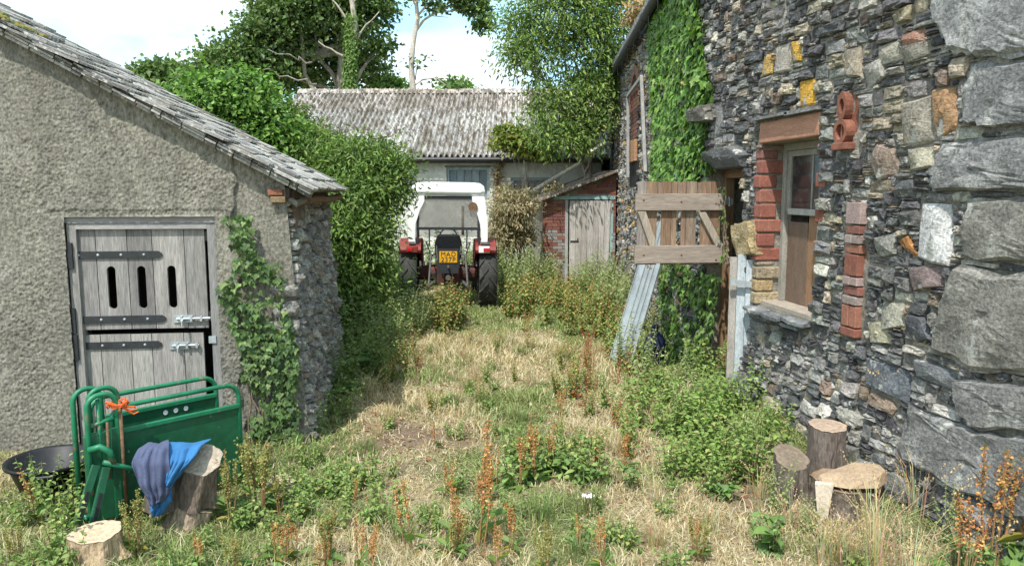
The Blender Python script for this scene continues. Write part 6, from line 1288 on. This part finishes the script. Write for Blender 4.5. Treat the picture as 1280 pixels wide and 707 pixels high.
# left foreground
at('yg', 325, 640, 'tall yellow-green dock clump right of the draped log', sc=1.25); at('yg', 290, 650, 'yellow-green dock growing close by the draped log', sc=.95); at('yg', 172, 690, 'yellow-green dock standing right behind the small sunlit stump', sc=.85); at('yg', 350, 640, 'thin yellow-green dock below the ivy corner', sc=.8)
patch('nettle', [(20, 640), (55, 660), (85, 665), (110, 640), (30, 690), (0, 640), (60, 640)], 'green nettle in front of the black tub', 'nettles in front of the black tub', .85)
at('rust', 45, 655, 'orange-brown dock among the nettles before the black tub', sc=.7)
patch('lowgreen', [(230, 690), (200, 700), (260, 670), (310, 665), (390, 640), (420, 620), (450, 640), (480, 620), (400, 600), (350, 620), (510, 650), (430, 670), (30, 700), (100, 700)], 'low green weed in the dry grass at left', 'low green weeds in the left foreground', 1.0, 2)
patch('nettle', [(380, 600), (410, 590), (370, 580), (395, 625)], 'green nettle at the foot of the ivied corner', 'nettles below the ivied corner', .6)
for (px, py, l, s) in ((345, 700, 'short rusty dock right of the yellow-green ones', .45), (405, 715, 'orange dock with a bright leaf at the bottom edge', .5), (465, 716, 'rusty dock low in the foreground centre-left', .6), (515, 690, 'bent orange dock stalk in the straw', .75), (596, 690, 'tallest rusty dock in the middle foreground', 1.15), (620, 716, 'rusty dock at the bottom edge in the middle', .8)): at('rusttall' if s > 1 else 'rust', px, py, l, sc=s)
for (px, py, l, s) in ((650, 610, 'rusty dock clump left of the green tussock', .85), (668, 605, 'rusty dock in front of the green tussock', .9), (690, 590, 'rusty dock right of the green tussock', .7), (560, 620, 'thin rusty dock left of the middle clump', .7), (660, 420, 'small rusty dock halfway up the alley', .8)): at('rust', px, py, l, sc=s)
patch('lowgreen', [(660, 590), (700, 590), (640, 580), (680, 570), (720, 600), (735, 580), (670, 600)], 'green weed round the rusty dock clump', 'green tussock in mid alley', 1.3, 2, .2)
patch('broad', [(810, 625), (760, 610), (900, 650), (740, 600), (915, 640)], 'broad-leaved weed on the straw', 'broad-leaved weeds before the stumps', .75)
at('nettle', 700, 450, 'lone leafy seedling in mid alley', sc=.6); at('nettle', 608, 480, 'wispy green stalk in the middle of the alley', sc=.7); at('nettle', 752, 640, 'yellowing small weed right of the white scrap', sc=.5)
# right: green mound below the wall
patch('bramble', [(850, 500), (880, 520), (820, 510), (900, 560), (870, 560), (840, 540), (920, 590), (880, 590), (905, 520), (810, 540), (860, 600), (930, 560), (895, 620)], 'leafy green bramble sprawling along the barn wall', 'brambles along the barn wall', .85, 2, .16)
patch('nettle', [(790, 520), (780, 550), (830, 570), (800, 500), (940, 540), (925, 520), (760, 530)], 'green nettle mixed with the brambles by the barn', 'nettles by the barn wall', .9)
patch('herbred', [(780, 500), (760, 480), (735, 500), (745, 540), (790, 480), (720, 480)], 'reddish herb left of the brambles', 'reddish herbs before the steel sheets', .6)
at('broad', 810, 500, 'broad yellowing leaves in front of the steel sheets', sc=1.3)
# right foreground
for (px, py, l, s) in ((1200, 740, 'rusty dock nearest the right edge foreground', 1.35), (1235, 730, 'tall rusty dock in the right corner', 1.45), (1262, 700, 'short rusty dock at the right edge', .8), (1275, 745, 'rusty dock cut by the right frame edge', 1.0)): at('rust', px, py, l, sc=s)
patch('broad', [(1240, 740), (1270, 700), (1190, 720)], 'fresh green broad leaves in the right corner', 'broad leaves in the right corner', .9)
patch('tufttall', [(1130, 720), (1165, 700), (1100, 710), (1180, 670), (1060, 715), (1140, 690)], 'dry straw-coloured grass tuft before the right stumps', 'dry tufts before the right stumps', .8)
at('tufttall', 1150, 600, 'tall dry grass stalk against the barn wall', sc=1.25)
patch('tuft', [(960, 640), (985, 690), (1020, 700), (950, 610), (930, 690), (970, 660), (1075, 700)], 'short dry grass tuft around the stumps', 'short dry tufts around the stumps', 1.0)
patch('lowgreen', [(1060, 712), (1090, 700), (1010, 706), (1110, 712)], 'low green weed before the right stumps', 'green weeds before the right stumps', .9)
at('dockleaf' if 0 else 'broad', 965, 690, 'yellowing long-leaved weed left of the right stumps', sc=1.0)
# alley sides and the far end
patch('fern', [(428, 470), (440, 440), (420, 490)], 'green fern at the foot of the left shrubs', 'ferns by the left wall', 1.1)
patch('nettletall', [(440, 420), (425, 400), (455, 405), (470, 410), (435, 440), (450, 430), (475, 430), (420, 430), (465, 395), (490, 405), (430, 380), (445, 385)], 'tall shaded nettle against the left shrubs', 'tall nettles along the left of the alley', 1.15, 2, .3)
patch('pale', [(485, 400), (498, 410), (508, 420), (495, 425), (512, 400), (480, 440), (470, 450), (530, 412)], 'pale green leggy herb left of the tractor', 'pale herbs around the tractor', .9, 2, .25)
patch('herbred', [(492, 448), (480, 455), (497, 470)], 'deep red herb below the left shrubs', 'red herbs below the left shrubs', .8)
patch('herb', [(552, 412), (560, 405), (570, 404), (558, 418), (548, 408), (564, 412)], 'orange-tinged willowherb right behind the tractor', 'willowherbs behind the tractor', 1.1, 2, .14)
patch('pale', [(640, 380), (640, 372), (660, 368), (680, 365), (700, 362), (720, 362), (740, 362), (755, 365), (770, 372), (780, 385), (765, 395), (745, 380), (775, 405)], 'pale seedy herb at the far end of the alley', 'pale herbs at the end of the alley', 1.1, 3, .4)
patch('herb', [(650, 385), (670, 390), (690, 385), (710, 390), (730, 395), (720, 378), (745, 400), (755, 420), (735, 415), (770, 430), (700, 400), (640, 395), (685, 372), (762, 452)], 'orange and green willowherb in front of the brick lean-to', 'willowherbs before the lean-to', 1.05, 3, .35)
patch('nettletall', [(630, 362), (650, 358), (668, 352), (690, 350)], 'tall green weed left of the lean-to', 'tall weeds left of the lean-to', .8, 2, .3)
patch('herbred', [(750, 440), (740, 460), (755, 470)], 'brown-red herb left of the steel sheets', 'brown herbs beside the steel sheets', .75, 2)
patch('pale', [(838, 430), (800, 420), (825, 415)], 'pale grassy herb behind the steel sheets', 'pale herbs behind the steel sheets', .8, 2)
for (px, py, l, s) in ((590, 650, 'slim rusty dock just behind the tallest one', .6), (545, 560, 'small orange dock beside the bare soil patch', .5), (720, 690, 'low orange dock in the straw left of the stumps', .45), (870, 700, 'rusty dock between the white scrap and the stumps', .5), (440, 640, 'little rusty dock left of the bare soil', .45), (780, 590, 'rusty dock at the edge of the brambles', .6), (250, 712, 'broken rusty dock at the bottom left', .5), (700, 520, 'thin rusty dock in the upper alley straw', .5)): at('rust', px, py, l, sc=s)
patch('herb', [(760, 470), (790, 540), (745, 500), (770, 575), (720, 470), (700, 500), (735, 450)], 'straggly orange-green willowherb at the right side of the alley', 'straggly willowherbs right of the alley', .6, 2, .25)
patch('nettle', [(900, 500), (935, 500), (950, 560), (915, 470), (880, 480), (960, 590), (945, 520)], 'tall green nettle against the barn wall', 'tall nettles against the barn', 1.15, 1)
patch('lowgreen', [(560, 500), (520, 520), (600, 530), (640, 500), (560, 660), (640, 660), (700, 660), (530, 600), (470, 570), (820, 690), (860, 640), (690, 545)], 'small green weed dotted over the straw', 'weeds dotted over the straw', .8, 2, .3)
patch('gtuft', [(440, 600), (480, 560), (560, 600), (640, 540), (600, 460), (640, 450), (590, 500), (700, 620), (380, 650), (520, 680), (620, 640), (760, 680), (560, 450), (540, 520)], 'soft green grass tuft in the dry straw', 'green tufts in the straw', .8, 2, .3)
patch('nettletall', [(455, 450), (470, 462), (445, 465), (430, 455), (485, 440), (495, 425), (460, 480), (440, 490)], 'leafy nettle at the edge of the shaded left side', 'nettles edging the left of the alley', .75, 2, .2)
patch('bramble', [(430, 500), (445, 475), (415, 520), (405, 545), (420, 470)], 'dark bramble at the foot of the shed side wall', 'brambles at the foot of the shed', .7, 1, .12)
patch('herb', [(478, 455), (490, 470), (500, 450), (485, 485)], 'orange-green herb at the left edge of the alley', 'herbs at the left edge of the alley', .7, 2, .2)
patch('pale', [(1000, 670), (985, 640), (1110, 690), (1150, 680)], 'pale leggy weed round the right-hand stumps', 'leggy weeds round the stumps', .5, 1, .1)
patch('yg', [(400, 700), (560, 705), (10, 700), (300, 705), (690, 712), (860, 712)], 'yellow-green seeding dock at the bottom edge', 'yellow-green docks along the bottom edge', .6, 1, .1)
patch('rust', [(390, 690), (430, 705), (350, 712), (540, 712), (660, 700), (640, 640), (610, 600), (575, 690), (750, 700)], 'short rust-coloured dock in the foreground straw', 'short rusty docks in the foreground', .62, 1, .15)
patch('nettle', [(430, 610), (460, 590), (500, 610), (330, 680), (280, 690), (400, 660), (370, 620)], 'loose pale green weed left of the middle docks', 'loose weeds left of centre', .5, 1, .2)
patch('pale', [(840, 520), (870, 480), (820, 470), (900, 530), (930, 590), (800, 480), (780, 460), (850, 450)], 'pale leggy herb standing among the brambles', 'leggy herbs among the brambles', .8, 1, .15)
patch('tufttall', [(700, 440), (640, 430), (600, 430), (680, 480), (560, 470), (760, 560), (820, 640), (500, 660)], 'wispy tall dry grass in the alley', 'wispy dry grasses in the alley', .55, 1, .2)
for kind, x0, x1, y0, y1, m, lab, g, s_ in (('nettletall', -1.2, 1.8, 16.5, 19.0, 22, 'tall weed between the tractor and the whitewashed building', 'tall weeds behind the tractor', 1.2), ('pale', -.6, 2.6, 16.2, 18.6, 18, 'pale tall herb beyond the tractor', 'pale herbs beyond the tractor', 1.3)):
    for _ in range(m): plant(kind, U(x0, x1), U(y0, y1), lab, g, s_*U(.8, 1.3))
patch('herb', [(560, 520), (600, 500), (650, 470), (620, 440), (680, 440), (540, 460), (580, 430), (690, 540), (730, 520)], 'small orange-green herb standing alone in the straw', 'single herbs in the straw', .5, 1, .2)
rg = random.Random(5)
for _ in range(60):
    x, y = rg.uniform(-.6, 2.9), rg.uniform(4.2, 12.5)
    if green_map(np.array([x]), np.array([y]))[0] > .35: plant('lowgreen', x, y, 'scattered low weed in the alley grass', 'scattered low weeds in the alley', rg.uniform(.4, .8))
    else: plant('tuft', x, y, 'scattered dry grass tuft in the alley', 'scattered dry tufts in the alley', rg.uniform(.5, .8))

# ================================================================== GRASS AND LITTER
def grass(n, seed, lo, hi, flat, wmul=1.0, name='grass', label=''):
    r = np.random.default_rng(seed); u = r.random(n); y = 3.55*(17.2/3.55)**(u**1.02); x = np.where(y < GY-.1, r.uniform(-4.6, 4.0, n), r.uniform(-1.2, 5.6, n))
    vis = (x > -.56*y-.6) & (x < .95*y+.4); k = vis & ((x < 3.35) | (y > 9.2)) & ((x > -1.05) | (y < GY-.05)); x, y = x[k], y[k]; n = len(x)
    g = green_map(x, y); so = soil_map(x, y); dens = fbm(x*3, y*3, 0, seed, 3); keep = r.random(n) < np.clip(1.15-1.0*so+(dens-.5)*1.6, .05, 1); x, y, g = x[keep], y[keep], g[keep]; n = len(x)
    z = gz(x, y); tall = np.clip(fbm(x*1.7, y*1.7, 0, seed+9, 3)*2-.35, .3, 1.5); L_ = r.uniform(lo, hi, n)*tall; a = r.uniform(0, 2*pi, n); lean_ = np.where(r.random(n) < flat, r.uniform(1.5, 6, n), r.uniform(.15, .9, n))
    ca, sa_ = np.cos(a), np.sin(a); nz_ = 1/np.sqrt(1+lean_**2); hz = lean_*nz_
    w = (.0011+.00040*y)*(.7+.7*r.random(n))*wmul; P0 = np.stack([x, y, z-.005], 1); D = np.stack([ca*hz, sa_*hz, nz_], 1)*L_[:, None]; bend = np.stack([ca, sa_, -np.ones(n)*.6], 1)*(L_*r.uniform(.05, .45, n))[:, None]
    pr = np.stack([-sa_, ca, np.zeros(n)], 1); rot = r.uniform(-.8, .8, n)[:, None]; pr = pr*np.cos(rot)+np.stack([ca, sa_, np.zeros(n)], 1)*np.sin(rot); pr *= w[:, None]
    M1 = P0+D*.5+np.array([0, 0, .003]); E_ = P0+D+bend; E_[:, 2] = np.maximum(E_[:, 2], z+.006)
    V = np.stack([P0-pr, P0+pr, M1-pr*.8, M1+pr*.8, E_], 1).reshape(-1, 3); F = (np.arange(n)*5)[:, None, None]+np.array([[0, 1, 3], [0, 3, 2], [2, 3, 4]])[None]
    isg = r.random(n) < g*.85+.06; dry = leafcols(n, [((.56, .47, .30), 5), ((.46, .37, .22), 3), ((.66, .60, .44), 3), ((.34, .24, .15), 1)], .18, r); gr = leafcols(n, [((.24, .30, .11), 4), ((.33, .38, .16), 3), ((.17, .23, .07), 2)], .22, r)
    C = np.where(isg[:, None], gr, dry); tag(link(name, np_mesh(name, V, F.reshape(-1, 3), M['grass'], np.repeat(C, 5, 0))), label, None, None, 'stuff')
grass(165000, 5, .05, .21, .28, 1.0, 'grass', 'short dry and green grass covering the alley')
grass(120000, 6, .05, .16, .93, 1.1, 'straw_litter', 'flattened dry straw lying over the ground')
# dead leaves and clods on the bare patches
r = np.random.default_rng(9); n = 2600; y = r.uniform(4, 9, n); x = r.uniform(-1.2, 3.3, n); k = r.random(n) < .12+.9*soil_map(x, y); x, y = x[k], y[k]; n = len(x)
arr = leaves(np.stack([x, y, gz(x, y)+.012+.02*r.random(n)], 1), .02+.035*r.random(n), np.concatenate([r.normal(size=(n, 2)), .2*r.normal(size=(n, 1))], 1), np.stack([.4*r.normal(size=n), .4*r.normal(size=n), np.ones(n)], 1), leafcols(n, [((.34, .20, .11), 4), ((.26, .15, .09), 3), ((.50, .40, .26), 2), ((.40, .14, .06), 1)], .25, r), SH_OVAL, .25, .2)
tag(arr_obj('leaf_litter', arr, M['leaf']), 'brown dead leaves scattered on the bare earth', kind='stuff')
